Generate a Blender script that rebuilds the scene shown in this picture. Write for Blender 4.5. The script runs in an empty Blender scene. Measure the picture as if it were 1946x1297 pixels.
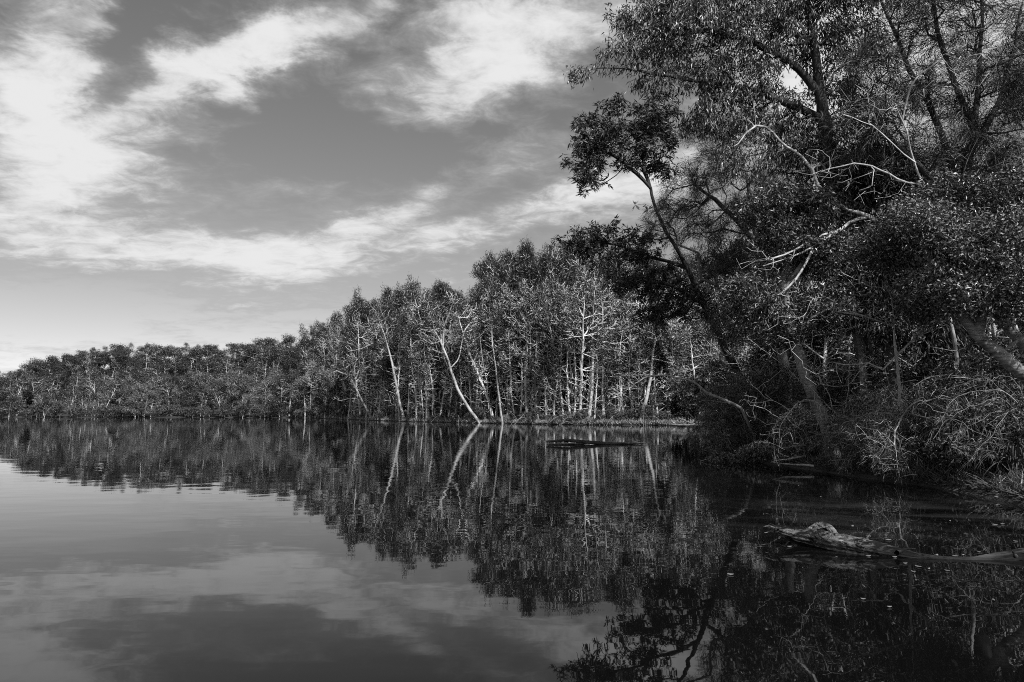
import bpy, math, random
import numpy as np

# ------------------------------------------------------------------ camera
H_CAM = 1.4
PITCH = math.radians(6.03)
F = 1297.0                       # focal length in photograph pixels (24 mm on 36 mm)
CX, CY = 973.0, 648.5
CP, SP = math.cos(PITCH), math.sin(PITCH)
scene = bpy.context.scene
COL = scene.collection
cam_d = bpy.data.cameras.new('camera')
cam_d.lens = 24.0; cam_d.sensor_width = 36.0; cam_d.clip_start = 0.1; cam_d.clip_end = 20000
cam = bpy.data.objects.new('camera', cam_d); COL.objects.link(cam)
cam.location = (0, 0, H_CAM)
cam.rotation_euler = (math.pi / 2 + PITCH, 0, 0)
scene.camera = cam

def direction(px, py):
    u = (px - CX) / F; v = (CY - py) / F
    d = np.array([u, CP - v * SP, SP + v * CP]); return d / np.linalg.norm(d)
def P(px, py, Y):
    """point seen at pixel (px, py) that lies Y metres ahead"""
    u = (px - CX) / F; v = (CY - py) / F
    t = Y / (CP - v * SP)
    return np.array([u * t, Y, H_CAM + (SP + v * CP) * t])
def G(px, Y):
    """plan position at water level seen in column px, Y metres ahead"""
    return ((px - CX) / F * (Y * CP - H_CAM * SP), Y)

# ------------------------------------------------------------------ sun, sky
SUN_AZ = (0.42, -0.86); SUN_EL = math.radians(43)
n_ = math.hypot(*SUN_AZ)
to_sun = np.array([SUN_AZ[0] / n_ * math.cos(SUN_EL), SUN_AZ[1] / n_ * math.cos(SUN_EL), math.sin(SUN_EL)])
sun_d = bpy.data.lights.new('sun', 'SUN'); sun_d.energy = 5.0; sun_d.angle = math.radians(0.53)
sun_d.color = (1.0, 1.0, 1.0)
sun = bpy.data.objects.new('sun', sun_d); COL.objects.link(sun)
from mathutils import Vector
sun.rotation_euler = Vector(to_sun).to_track_quat('Z', 'Y').to_euler()
sun.location = (60, -60, 90)

scene.view_settings.view_transform = 'Standard'
scene.view_settings.look = 'None'
scene.view_settings.exposure = 0.0
scene.view_settings.gamma = 1.0
scene.view_settings.use_curve_mapping = False
scene.cycles.filter_width = 1.0; scene.cycles.use_denoising = False
scene.cycles.max_bounces = 6; scene.cycles.diffuse_bounces = 2; scene.cycles.glossy_bounces = 3
scene.cycles.transmission_bounces = 2; scene.cycles.transparent_max_bounces = 4
scene.cycles.caustics_reflective = False; scene.cycles.caustics_refractive = False

world = bpy.data.worlds.new('World'); scene.world = world; world.use_nodes = True

class NT:
    def __init__(s, tree): s.t = tree; s.n = tree.nodes; s.l = tree.links
    def node(s, typ, **kw):
        n = s.n.new(typ)
        for k, v in kw.items(): setattr(n, k, v)
        return n
    def put(s, sock, v):
        if isinstance(v, bpy.types.NodeSocket): s.l.new(v, sock)
        elif v is not None: sock.default_value = v
    def math(s, op, a, b=None, c=None, clamp=False):
        n = s.n.new('ShaderNodeMath'); n.operation = op; n.use_clamp = clamp
        s.put(n.inputs[0], a); s.put(n.inputs[1], b); s.put(n.inputs[2], c); return n.outputs[0]
    def vmath(s, op, a, b=None, out=0):
        n = s.n.new('ShaderNodeVectorMath'); n.operation = op
        s.put(n.inputs[0], a); s.put(n.inputs[1], b); return n.outputs[out]
    def dot(s, a, b): return s.vmath('DOT_PRODUCT', a, b, 1)
    def noise(s, vec, scale, detail=4, rough=0.5, dist=0.0, out=0):
        n = s.n.new('ShaderNodeTexNoise'); s.put(n.inputs['Vector'], vec)
        n.inputs['Scale'].default_value = scale; n.inputs['Detail'].default_value = detail
        n.inputs['Roughness'].default_value = rough; n.inputs['Distortion'].default_value = dist
        return n.outputs[out]
    def remap(s, v, a, b, c, d, smooth=False):
        n = s.n.new('ShaderNodeMapRange'); n.interpolation_type = 'SMOOTHSTEP' if smooth else 'LINEAR'
        s.put(n.inputs[0], v); s.put(n.inputs[1], a); s.put(n.inputs[2], b); s.put(n.inputs[3], c); s.put(n.inputs[4], d)
        return n.outputs[0]
    def mixf(s, f, a, b):
        n = s.n.new('ShaderNodeMix'); n.data_type = 'FLOAT'
        s.put(n.inputs[0], f); s.put(n.inputs[2], a); s.put(n.inputs[3], b); return n.outputs[0]
    def xyz(s, x, y, z):
        n = s.n.new('ShaderNodeCombineXYZ'); s.put(n.inputs[0], x); s.put(n.inputs[1], y); s.put(n.inputs[2], z); return n.outputs[0]
    def sep(s, v):
        n = s.n.new('ShaderNodeSeparateXYZ'); s.put(n.inputs[0], v); return n.outputs

K_SOFT = 0.16
def uv_of(px, py):
    d = direction(px, py); return np.array([d[0], d[1]]) / (d[2] + K_SOFT)

def build_sky():
    nt = NT(world.node_tree); nt.n.clear()
    out = nt.node('ShaderNodeOutputWorld'); bg = nt.node('ShaderNodeBackground')
    nt.l.new(bg.outputs[0], out.inputs[0])
    sky = nt.node('ShaderNodeTexSky', sky_type='NISHITA'); sky.sun_disc = False
    sky.sun_elevation = SUN_EL
    sky.sun_rotation = math.atan2(to_sun[0], to_sun[1])
    sky.air_density = 1.0; sky.dust_density = 0.6; sky.ozone_density = 1.0
    # black-and-white film behind an orange filter: the red part of the sky's light counts most
    c = nt.sep(sky.outputs[0])
    bw = nt.math('MULTIPLY_ADD', c[0], 1.05, nt.math('MULTIPLY', c[1], 0.12))
    tc = nt.node('ShaderNodeTexCoord').outputs['Generated']
    x, y, z = nt.sep(tc)
    zz = nt.math('ADD', nt.math('MAXIMUM', z, 0.0), K_SOFT)
    q0 = nt.xyz(nt.math('DIVIDE', x, zz), nt.math('DIVIDE', y, zz), 0.0)
    # winds drag the cloud sheet: bend the coordinates a little
    w1 = nt.noise(q0, 1.3, 3, 0.55, 0, out=1)
    w = nt.vmath('MULTIPLY', nt.vmath('SUBTRACT', w1, (0.5, 0.5, 0.5)), (0.40, 0.40, 0.0))
    w2 = nt.noise(q0, 6.0, 5, 0.65, 0, out=1)
    wb = nt.vmath('MULTIPLY', nt.vmath('SUBTRACT', w2, (0.5, 0.5, 0.5)), (0.26, 0.26, 0.0))
    q = nt.vmath('ADD', nt.vmath('ADD', q0, w), wb)
    q = nt.vmath('ADD', nt.vmath('MULTIPLY', q, (1, 1, 0)), (0, 0, 1))
    blobs = [  # pixel centre, radii, turn, weight: banks of cloud (+) and clear lanes (-)
        (30, 110, 150, 170, 0, .75), (70, 320, 190, 150, 0, .85), (250, 300, 200, 110, 15, .65),
        (60, 470, 330, 90, 0, .45), (380, 150, 150, 75, -25, .8), (560, 60, 190, 75, -20, .75), (730, 100, 90, 70, -40, .3),
        (900, 60, 140, 80, 20, .6), (1080, 50, 170, 90, -20, .8), (890, 165, 170, 75, -10, .7),
        (1020, 270, 170, 45, -10, .22), (330, 480, 380, 60, 4, .6), (640, 480, 300, 60, -6, .6),
        (790, 390, 180, 38, -28, .45), (1000, 410, 260, 50, -18, .65), (1200, 360, 200, 60, -15, .5),
        (620, 545, 420, 32, -3, .35), (480, 590, 170, 10, -2, .5), (1650, 120, 380, 330, 0, 1.1), (1450, 420, 300, 120, 0, .4),
        (590, 270, 230, 85, -8, -.5), (230, 40, 110, 75, -30, -.6), (770, 300, 150, 70, -20, -.38), (560, 370, 230, 28, -8, .3), (640, 200, 150, 30, -15, .15), (190, 190, 75, 70, 0, -.3),
        (760, 30, 60, 60, 0, -.35), (80, 600, 300, 60, 0, -.5),
    ]
    acc = None
    for px, py, rx, ry, ang, wgt in blobs:
        a = math.radians(ang); ca, sa = math.cos(a), math.sin(a)
        c0 = uv_of(px, py); e = 8.0
        ju = (uv_of(px + ca * e, py + sa * e) - c0) / e * rx
        jv = (uv_of(px - sa * e, py + ca * e) - c0) / e * ry
        M = np.linalg.inv(np.array([ju, jv]).T)
        A = (M[0, 0], M[0, 1], -float(M[0] @ c0)); B = (M[1, 0], M[1, 1], -float(M[1] @ c0))
        da = nt.dot(q, A); db = nt.dot(q, B)
        r2 = nt.math('MULTIPLY_ADD', da, da, nt.math('MULTIPLY', db, db))
        s = nt.math('SUBTRACT', 1.0, nt.math('MULTIPLY', r2, 0.55), clamp=True)
        s2 = nt.math('MULTIPLY', s, s)
        acc = nt.math('MULTIPLY_ADD', s2, wgt, acc if acc is not None else 0.0)
    n1 = nt.noise(q0, 2.6, 8, 0.60, 0.3)
    n2 = nt.noise(nt.vmath('MULTIPLY', q0, (1.0, 1.35, 1.0)), 8.0, 7, 0.66, 0.5)
    dens = nt.math('ADD', acc, nt.math('MULTIPLY_ADD', nt.math('SUBTRACT', n1, 0.5), 1.25, nt.math('MULTIPLY', nt.math('SUBTRACT', n2, 0.5), 1.25)))
    alpha = nt.remap(dens, -0.2, 0.78, 0.0, 1.0, True)
    thick = nt.remap(dens, 0.2, 1.05, 0.0, 1.0, True)
    cloud = nt.math('MULTIPLY_ADD', thick, CLOUD_GAIN[1], CLOUD_GAIN[0])
    # clear air is deeper overhead than film shows at the horizon
    clear = nt.math('MULTIPLY', bw, nt.remap(z, 0.05, 0.62, SKY_GAIN[0], SKY_GAIN[1]))
    col = nt.mixf(alpha, clear, cloud)
    nt.l.new(nt.xyz(col, col, col), bg.inputs[0])
    bg.inputs[1].default_value = 0.1
CLOUD_GAIN = (4.3, 3.9)
SKY_GAIN = (1.12, 1.2)
build_sky()

# ------------------------------------------------------------------ materials (greys: the photograph is black and white)
MATS = {}
def new_mat(name):
    m = bpy.data.materials.new(name); m.use_nodes = True
    nt = NT(m.node_tree); nt.n.clear()
    out = nt.node('ShaderNodeOutputMaterial'); b = nt.node('ShaderNodeBsdfPrincipled')
    nt.l.new(b.outputs[0], out.inputs[0]); MATS[name] = m
    return m, nt, b, out
def grey(nt, sock, v):
    nt.l.new(nt.xyz(v, v, v), sock)
def leaf_mat(name, lo, hi, rough=0.55, spec=0.3, trans=0.0, power=1.6):
    m, nt, b, out = new_mat(name)
    r = nt.node('ShaderNodeNewGeometry').outputs['Random Per Island']
    oi = nt.node('ShaderNodeObjectInfo').outputs['Random']
    v = nt.mixf(nt.math('POWER', r, power), lo, hi)
    v = nt.math('MULTIPLY', v, nt.remap(oi, 0, 1, 0.78, 1.25))
    grey(nt, b.inputs['Base Color'], v)
    b.inputs['Roughness'].default_value = rough
    b.inputs['Specular IOR Level'].default_value = spec
    if trans > 0:
        t = nt.node('ShaderNodeBsdfTranslucent'); grey(nt, t.inputs[0], v)
        mx = nt.node('ShaderNodeMixShader'); mx.inputs[0].default_value = trans
        nt.l.new(b.outputs[0], mx.inputs[1]); nt.l.new(t.outputs[0], mx.inputs[2]); nt.l.new(mx.outputs[0], out.inputs[0])
    return m
def bark_mat(name, lo, hi, scale=6.0, stretch=(1, 1, 0.35), rough=0.8, bump=0.02, spread=(0.35, 0.62), wet=False):
    m, nt, b, out = new_mat(name)
    tc = nt.node('ShaderNodeTexCoord').outputs['Object']
    p = nt.vmath('MULTIPLY', tc, stretch)
    n = nt.noise(p, scale, 6, 0.6, 0.6)
    n2 = nt.noise(tc, scale * 0.22, 3, 0.5)
    v = nt.remap(nt.math('MULTIPLY_ADD', n2, 0.5, nt.math('MULTIPLY', n, 0.5)), spread[0], spread[1], lo, hi)
    if wet:      # soaked dark just above the water
        v = nt.math('MULTIPLY', v, nt.remap(nt.math('MULTIPLY_ADD', n2, 0.06, nt.sep(tc)[2]), 0.05, 0.15, 0.12, 1.0, True))
    grey(nt, b.inputs['Base Color'], v)
    b.inputs['Roughness'].default_value = rough; b.inputs['Specular IOR Level'].default_value = 0.25
    bp = nt.node('ShaderNodeBump'); bp.inputs['Strength'].default_value = 0.8; bp.inputs['Distance'].default_value = bump
    nt.l.new(n, bp.inputs['Height']); nt.l.new(bp.outputs[0], b.inputs['Normal'])
    return m

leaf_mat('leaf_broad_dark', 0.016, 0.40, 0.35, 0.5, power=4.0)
leaf_mat('leaf_whorl', 0.016, 0.24, 0.38, 0.5, power=3.6)
leaf_mat('leaf_needle', 0.014, 0.38, 0.5, 0.4, power=3.8)
leaf_mat('leaf_stand', 0.016, 0.11, 0.65, 0.10, 0.06, power=2.2)
leaf_mat('leaf_stand_dark', 0.014, 0.07, 0.65, 0.10, 0.04, power=1.8)
leaf_mat('leaf_hill', 0.028, 0.10, 0.6, 0.2)
leaf_mat('leaf_hill_pale', 0.07, 0.24, 0.6, 0.2)
leaf_mat('leaf_shrub', 0.018, 0.24, 0.45, 0.4, power=2.6)
leaf_mat('leaf_shrub_bright', 0.03, 0.4, 0.36, 0.5, power=2.4)
leaf_mat('grass_blade', 0.08, 0.45, 0.6, 0.2)
leaf_mat('strap_leaf', 0.05, 0.2, 0.4, 0.5)
leaf_mat('fallen_leaf', 0.1, 0.3, 0.6, 0.3)
leaf_mat('leaf_litter', 0.03, 0.2, 0.7, 0.2, power=2.5)
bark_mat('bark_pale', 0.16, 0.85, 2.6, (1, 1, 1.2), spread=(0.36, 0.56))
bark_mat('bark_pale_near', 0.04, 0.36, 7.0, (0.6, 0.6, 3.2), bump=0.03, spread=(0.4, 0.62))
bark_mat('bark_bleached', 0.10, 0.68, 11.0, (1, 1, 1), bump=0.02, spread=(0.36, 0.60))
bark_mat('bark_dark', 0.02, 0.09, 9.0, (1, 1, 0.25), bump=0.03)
bark_mat('bark_traced', 0.12, 0.6, 3.0, (1, 1, 1.2), spread=(0.36, 0.6))
bark_mat('bark_grey', 0.07, 0.34, 8.0, (1, 1, 0.4))
bark_mat('twig_grey', 0.2, 0.6, 8.0, (1, 1, 1))
bark_mat('wood_weathered', 0.006, 0.36, 9.0, (0.3, 3.2, 3.2), bump=0.05, spread=(0.46, 0.66), wet=True)
bark_mat('cane_grey', 0.08, 0.36, 8.0, (1, 1, 1))
bark_mat('wood_wet', 0.01, 0.13, 5.0, (1, 1, 1), rough=0.4)

# ------------------------------------------------------------------ mesh helpers
class Geo:
    def __init__(s): s.v = []; s.f = []; s.n = 0
    def add(s, v, f):
        s.v.append(np.asarray(v, np.float32)); s.f.append(np.asarray(f, np.int64) + s.n); s.n += len(v)
    def tube(s, pts, rad, sides=6, cap=True):
        pts = np.asarray(pts, float); rad = np.asarray(rad, float); n = len(pts)
        if n < 2: return
        t = np.gradient(pts, axis=0); t /= np.linalg.norm(t, axis=1)[:, None] + 1e-9
        ref = np.array([0.0, 0, 1]) if abs(t[0][2]) < 0.8 else np.array([1.0, 0, 0])
        a = np.cross(t, ref); a /= np.linalg.norm(a, axis=1)[:, None] + 1e-9
        for i in range(1, n):     # carry the frame along
            x = a[i - 1] - t[i] * (a[i - 1] @ t[i]); a[i] = x / (np.linalg.norm(x) + 1e-9)
        b = np.cross(t, a)
        th = np.linspace(0, 2 * math.pi, sides, endpoint=False)
        ring = a[:, None, :] * np.cos(th)[None, :, None] + b[:, None, :] * np.sin(th)[None, :, None]
        v = pts[:, None, :] + ring * rad[:, None, None]
        idx = np.arange(n * sides).reshape(n, sides)
        i0 = idx[:-1]; i1 = idx[1:]
        f = np.stack([i0, np.roll(i0, -1, 1), np.roll(i1, -1, 1), i1], -1).reshape(-1, 4)
        s.add(v.reshape(-1, 3), f)
    def leaves(s, base, d, L, W, rng, bend=0.0, mid=0.45):
        n = len(base)
        if n == 0: return
        d = d / (np.linalg.norm(d, axis=1)[:, None] + 1e-9)
        r = rng.normal(size=(n, 3)); side = np.cross(d, r); side /= np.linalg.norm(side, axis=1)[:, None] + 1e-9
        L = np.broadcast_to(L, (n,))[:, None]; W = np.broadcast_to(W, (n,))[:, None]
        nrm = np.cross(side, d)
        m = base + d * L * mid + nrm * L * 0.06
        tip = base + d * L; tip[:, 2] -= (L * bend)[:, 0]
        v = np.stack([base, m + side * W * 0.5, tip, m - side * W * 0.5], 1).reshape(-1, 3)
        s.add(v, np.arange(4 * n).reshape(n, 4))
    def mesh(s, name, mat, smooth=False):
        me = bpy.data.meshes.new(name)
        if s.n:
            v = np.concatenate(s.v); f = np.concatenate(s.f)
            me.vertices.add(len(v)); me.vertices.foreach_set('co', v.ravel())
            me.loops.add(f.size); me.loops.foreach_set('vertex_index', f.ravel().astype(np.int32))
            me.polygons.add(len(f))
            me.polygons.foreach_set('loop_start', (np.arange(len(f)) * 4).astype(np.int32))
            me.polygons.foreach_set('loop_total', np.full(len(f), 4, np.int32))
            me.polygons.foreach_set('use_smooth', np.full(len(f), smooth, bool))
            me.update(calc_edges=True); me.validate()
        me.materials.append(MATS[mat]); return me

def link(name, data, parent=None, loc=(0, 0, 0)):
    o = bpy.data.objects.new(name, data); COL.objects.link(o); o.location = loc
    if parent is not None: o.parent = parent
    return o
def tag(o, label, cat, group=None):
    o['label'] = label; o['category'] = cat
    if group: o['group'] = group
    return o
def thing(name, label, cat, loc=(0, 0, 0), group=None):
    o = link(name, None, None, loc); o.empty_display_size = 0.3
    return tag(o, label, cat, group)

def smooth_path(pts, step, rng=None, jit=0.0):
    """Catmull-Rom through pts, about one sample per step, with a little wander"""
    p = np.asarray(pts, float)
    if len(p) < 2: return p, np.zeros(len(p))
    ext = np.vstack([2 * p[0] - p[1], p, 2 * p[-1] - p[-2]]); out = []; par = []
    for i in range(len(p) - 1):
        a, b, c, d = ext[i:i + 4]; k = max(1, int(round(np.linalg.norm(c - b) / step)))
        for t in np.arange(k) / k:
            out.append(0.5 * (2 * b + (c - a) * t + (2 * a - 5 * b + 4 * c - d) * t * t + (3 * b - a - 3 * c + d) * t ** 3)); par.append(i + t)
    out.append(p[-1]); par.append(len(p) - 1)
    out = np.array(out)
    if rng is not None and jit > 0 and len(out) > 2:
        n = rng.normal(size=out.shape) * jit; n[0] = 0
        n[1:-1] = (n[:-2] + n[1:-1] + n[2:]) / 1.7; out = out + n
    return out, np.array(par)

def sample_blobs(blobs, n, rng, shell=0.5):
    """points in ellipsoids (centre, radii) by volume; shell pushes them outward"""
    vol = np.array([np.prod(b[1]) ** 0.75 * (b[2] if len(b) > 2 else 1.0) for b in blobs]); vol /= vol.sum()
    k = rng.choice(len(blobs), n, p=vol)
    d = rng.normal(size=(n, 3)); d /= np.linalg.norm(d, axis=1)[:, None]
    r = rng.random(n) ** (1 / 3 * (1 - shell) + 0.08)
    c = np.array([b[0] for b in blobs])[k]; rad = np.array([b[1] for b in blobs])[k]
    return c + d * r[:, None] * rad

def grow(lines, attract, bf=0.35):
    """lines: preset polylines (trunk first, then limbs joined to the nearest node so far);
       attract: points to be reached.  Returns nodes, parents, owner line."""
    N = [np.array(p, float) for p in lines[0]]; par = [-1] + list(range(len(N) - 1)); own = [0] * len(N)
    for li, ln in enumerate(lines[1:], 1):
        arr = np.array(N); j = int(np.argmin(np.linalg.norm(arr - np.array(ln[0]), axis=1)))
        for q in ln[1:] if np.linalg.norm(arr[j] - np.array(ln[0])) < 0.6 else ln:
            N.append(np.array(q, float)); par.append(j); own.append(li); j = len(N) - 1
    arr = np.array(N); pl = np.zeros(len(N))
    for i in range(1, len(N)): pl[i] = pl[par[i]] + np.linalg.norm(arr[i] - arr[par[i]]) * (0.35 if i < len(lines[0]) else 0.6)
    A = np.asarray(attract); m = len(A)
    if m:
        D = np.linalg.norm(A[:, None] - arr[None], axis=2); C = D + bf * pl[None] + 0.0
        C[:, 0] += 3.0
        bi = C.argmin(1); bc = C[np.arange(m), bi]; live = np.ones(m, bool)
        for _ in range(m):
            i = int(np.argmin(np.where(live, bc, 1e9))); live[i] = False
            j = int(bi[i]); N.append(A[i]); par.append(j); own.append(own[j])
            L = pl[j] + np.linalg.norm(A[i] - N[j]); pl = np.append(pl, L)
            c = np.linalg.norm(A - A[i], axis=1) + bf * L
            up = live & (c < bc); bi[up] = len(N) - 1; bc[up] = c[up]
    return np.array(N), np.array(par), np.array(own)

def radii(N, par, tip, base, e=2.2):
    n = len(N); kids = np.zeros(n, int)
    for p in par[1:]:
        if p >= 0: kids[p] += 1
    acc = np.where(kids == 0, 1.0, 0.0)
    order = np.argsort(-np.arange(n))
    for i in order:
        if par[i] >= 0: acc[par[i]] += acc[i]
    r = acc ** (1 / e); r = (r - 1) / max(r.max() - 1, 1e-6)
    return tip + (base - tip) * r, kids

def taper(R, n, k=0.5):
    R = R.copy(); R[:n] *= 1 - k * np.linspace(0, 1, n); return R
def wood(N, par, own, R, rng, step=0.35, jit=0.02, min_sides=3, merge=True):
    """tubes along chains; one Geo per owner"""
    n = len(N); ch = [[] for _ in range(n)]
    for i in range(1, n):
        if par[i] >= 0: ch[par[i]].append(i)
    geos = {}
    starts = [(None, 0)]
    while starts:
        p, s = starts.pop(); chain = ([p] if p is not None else []) + [s]; o = own[s]; cur = s
        while ch[cur]:
            ks = sorted(ch[cur], key=lambda k: (-int(own[k] == o), -R[k]))
            for k in ks[1:]: starts.append((cur, k))
            if own[ks[0]] != o: starts.append((cur, ks[0])); break
            chain.append(ks[0]); cur = ks[0]
        pts = N[chain]; rr = R[chain].copy()
        if p is not None: rr[0] = min(rr[0], rr[1] * 1.25)
        seg = np.linalg.norm(np.diff(pts, axis=0), axis=1).sum()
        sp, pr = smooth_path(pts, max(step, seg / 60), rng, jit)
        r2 = np.interp(pr, np.arange(len(rr)), rr)
        sides = 10 if rr.max() > 0.12 else 7 if rr.max() > 0.05 else 5 if rr.max() > 0.02 else min_sides
        geos.setdefault(0 if merge else int(o), Geo()).tube(sp, r2, sides)
    return geos

def unit(v): return v / (np.linalg.norm(v, axis=-1, keepdims=True) + 1e-9)
def dress(g, N, par, R, rng, count, style, rmax, zmin=-99):
    """hang leaves on the thin wood"""
    c = np.where((R <= rmax) & (par >= 0) & (N[:, 2] > zmin))[0]
    if len(c) == 0: return
    k = rng.choice(c, count); tdir = unit(N[k] - N[par[k]])
    f = rng.random((count, 1)) ** 0.6
    base = N[par[k]] * (1 - f) + N[k] * f
    rnd = unit(rng.normal(size=(count, 3)))
    st = style
    base = base + rng.normal(size=(count, 3)) * st['spread']
    d = tdir * st['along'] + rnd * st['rand'] + np.array([0, 0, st['up']])
    L = st['L'] * rng.uniform(0.6, 1.25, count); W = st['W'] * rng.uniform(0.7, 1.25, count)
    g.leaves(base, d, L, W, rng, st.get('bend', 0.0))
def dress_whorl(g, N, par, R, kids, rng, n_whorl, per, L, W, up=0.1):
    """rosettes of leaves at shoot ends"""
    c = np.where((R <= np.quantile(R, 0.9)) & (par >= 0))[0]
    k = rng.choice(c, n_whorl); tdir = unit(N[k] - N[par[k]])
    f = rng.random((n_whorl, 1)) ** 0.4
    base = N[par[k]] * (1 - f) + N[k] * f + rng.normal(size=(n_whorl, 3)) * 0.09
    ax = unit(tdir * 0.6 + rng.normal(size=(n_whorl, 3)) * 0.5 + np.array([0, 0, 0.5]))
    b = np.repeat(base, per, 0); a = np.repeat(ax, per, 0)
    r = rng.normal(size=b.shape); perp = unit(r - a * (r * a).sum(1, keepdims=True))
    d = perp + a * rng.uniform(-0.25, 0.55, (len(b), 1)) + np.array([0, 0, up - 0.2])
    g.leaves(b + perp * 0.01, d, L * rng.uniform(0.65, 1.2, len(b)), W * rng.uniform(0.7, 1.2, len(b)), rng, 0.08)

# ------------------------------------------------------------------ terrain and water
SHORE = [(-3000, 330)] + [G(px, Y) for px, Y in [
    (-700, 262), (-250, 246), (0, 236), (160, 231), (300, 226), (420, 222), (540, 208), (600, 188), (650, 158), (700, 132), (760, 117), (820, 107), (880, 100),
    (905, 96), (960, 93), (1000, 88), (1060, 84), (1120, 82), (1200, 80), (1260, 79), (1310, 72), (1338, 58), (1352, 44), (1345, 33), (1338, 27),
    (1370, 22.8), (1430, 20), (1500, 18), (1560, 16.6), (1620, 15.3), (1690, 14.2), (1760, 13.3), (1850, 11.9), (1950, 10.4), (2100, 8.6)]] + [
    (7.6, 5.5), (6.6, 3.2), (4.5, 1.7), (1.5, 1.15), (-2.5, 1.05), (-9, 0.7), (-30, -3), (-200, -20), (-3000, -100)]
SH = np.array(SHORE)
def shore_dist(x, y):
    """distance to the waterline, positive on land"""
    x = np.asarray(x, float); y = np.asarray(y, float); sh = x.shape
    X = x.ravel(); Y = y.ravel(); d = np.full(X.shape, 1e9); inside = np.zeros(X.shape, bool)
    A = SH; B = np.roll(SH, -1, 0)
    for (ax, ay), (bx, by) in zip(A, B):
        ex, ey = bx - ax, by - ay; t = np.clip(((X - ax) * ex + (Y - ay) * ey) / (ex * ex + ey * ey), 0, 1)
        d = np.minimum(d, np.hypot(X - ax - t * ex, Y - ay - t * ey))
        cr = ((ay > Y) != (by > Y))
        xi = ax + (Y - ay) * ex / (ey if abs(ey) > 1e-9 else 1e-9)
        inside ^= cr & (X < xi)
    return np.where(inside, -d, d).reshape(sh)
def sstep(a, b, v):
    t = np.clip((v - a) / (b - a), 0, 1); return t * t * (3 - 2 * t)
SKY_HILL = ([-500, -300, -100, 0, 40, 130, 250, 350, 450, 540, 620, 700], [785, 775, 745, 713, 695, 670, 657, 661, 654, 640, 615, 600])
def ground(x, y):
    x = np.asarray(x, float); y = np.asarray(y, float)
    d = shore_dist(x, y)
    bump = 0.10 * np.sin(x * 1.3 + 2 * np.sin(y * .7)) * np.sin(y * 1.1 + 1.5 * np.sin(x * .5)) + 0.05 * np.sin(x * 3.7 + y * 2.1)
    z = np.where(d > 0, 0.38 * (1 - np.exp(-d / 0.55)) + 0.018 * np.minimum(d, 60) + bump * sstep(0.4, 3, d) * 0.8, -np.minimum(2.2, 0.05 - d * 0.55))
    px = CX + F * x / np.maximum(y, 1.0)
    top = np.interp(px, SKY_HILL[0], SKY_HILL[1])
    el = np.arctan((CY - top) / F) + PITCH
    ridge = np.maximum(np.tan(el) * 335 - 10.5, 0.5)
    z = z + np.where(y > 60, ridge * sstep(12, 112, d) * sstep(760, 480, px), 0)
    z = z + np.where(y > 30, 7.0 * sstep(8, 70, d) * sstep(480, 760, px), 0)
    return z
def gz(x, y): return float(ground(np.array([x]), np.array([y]))[0])

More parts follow.
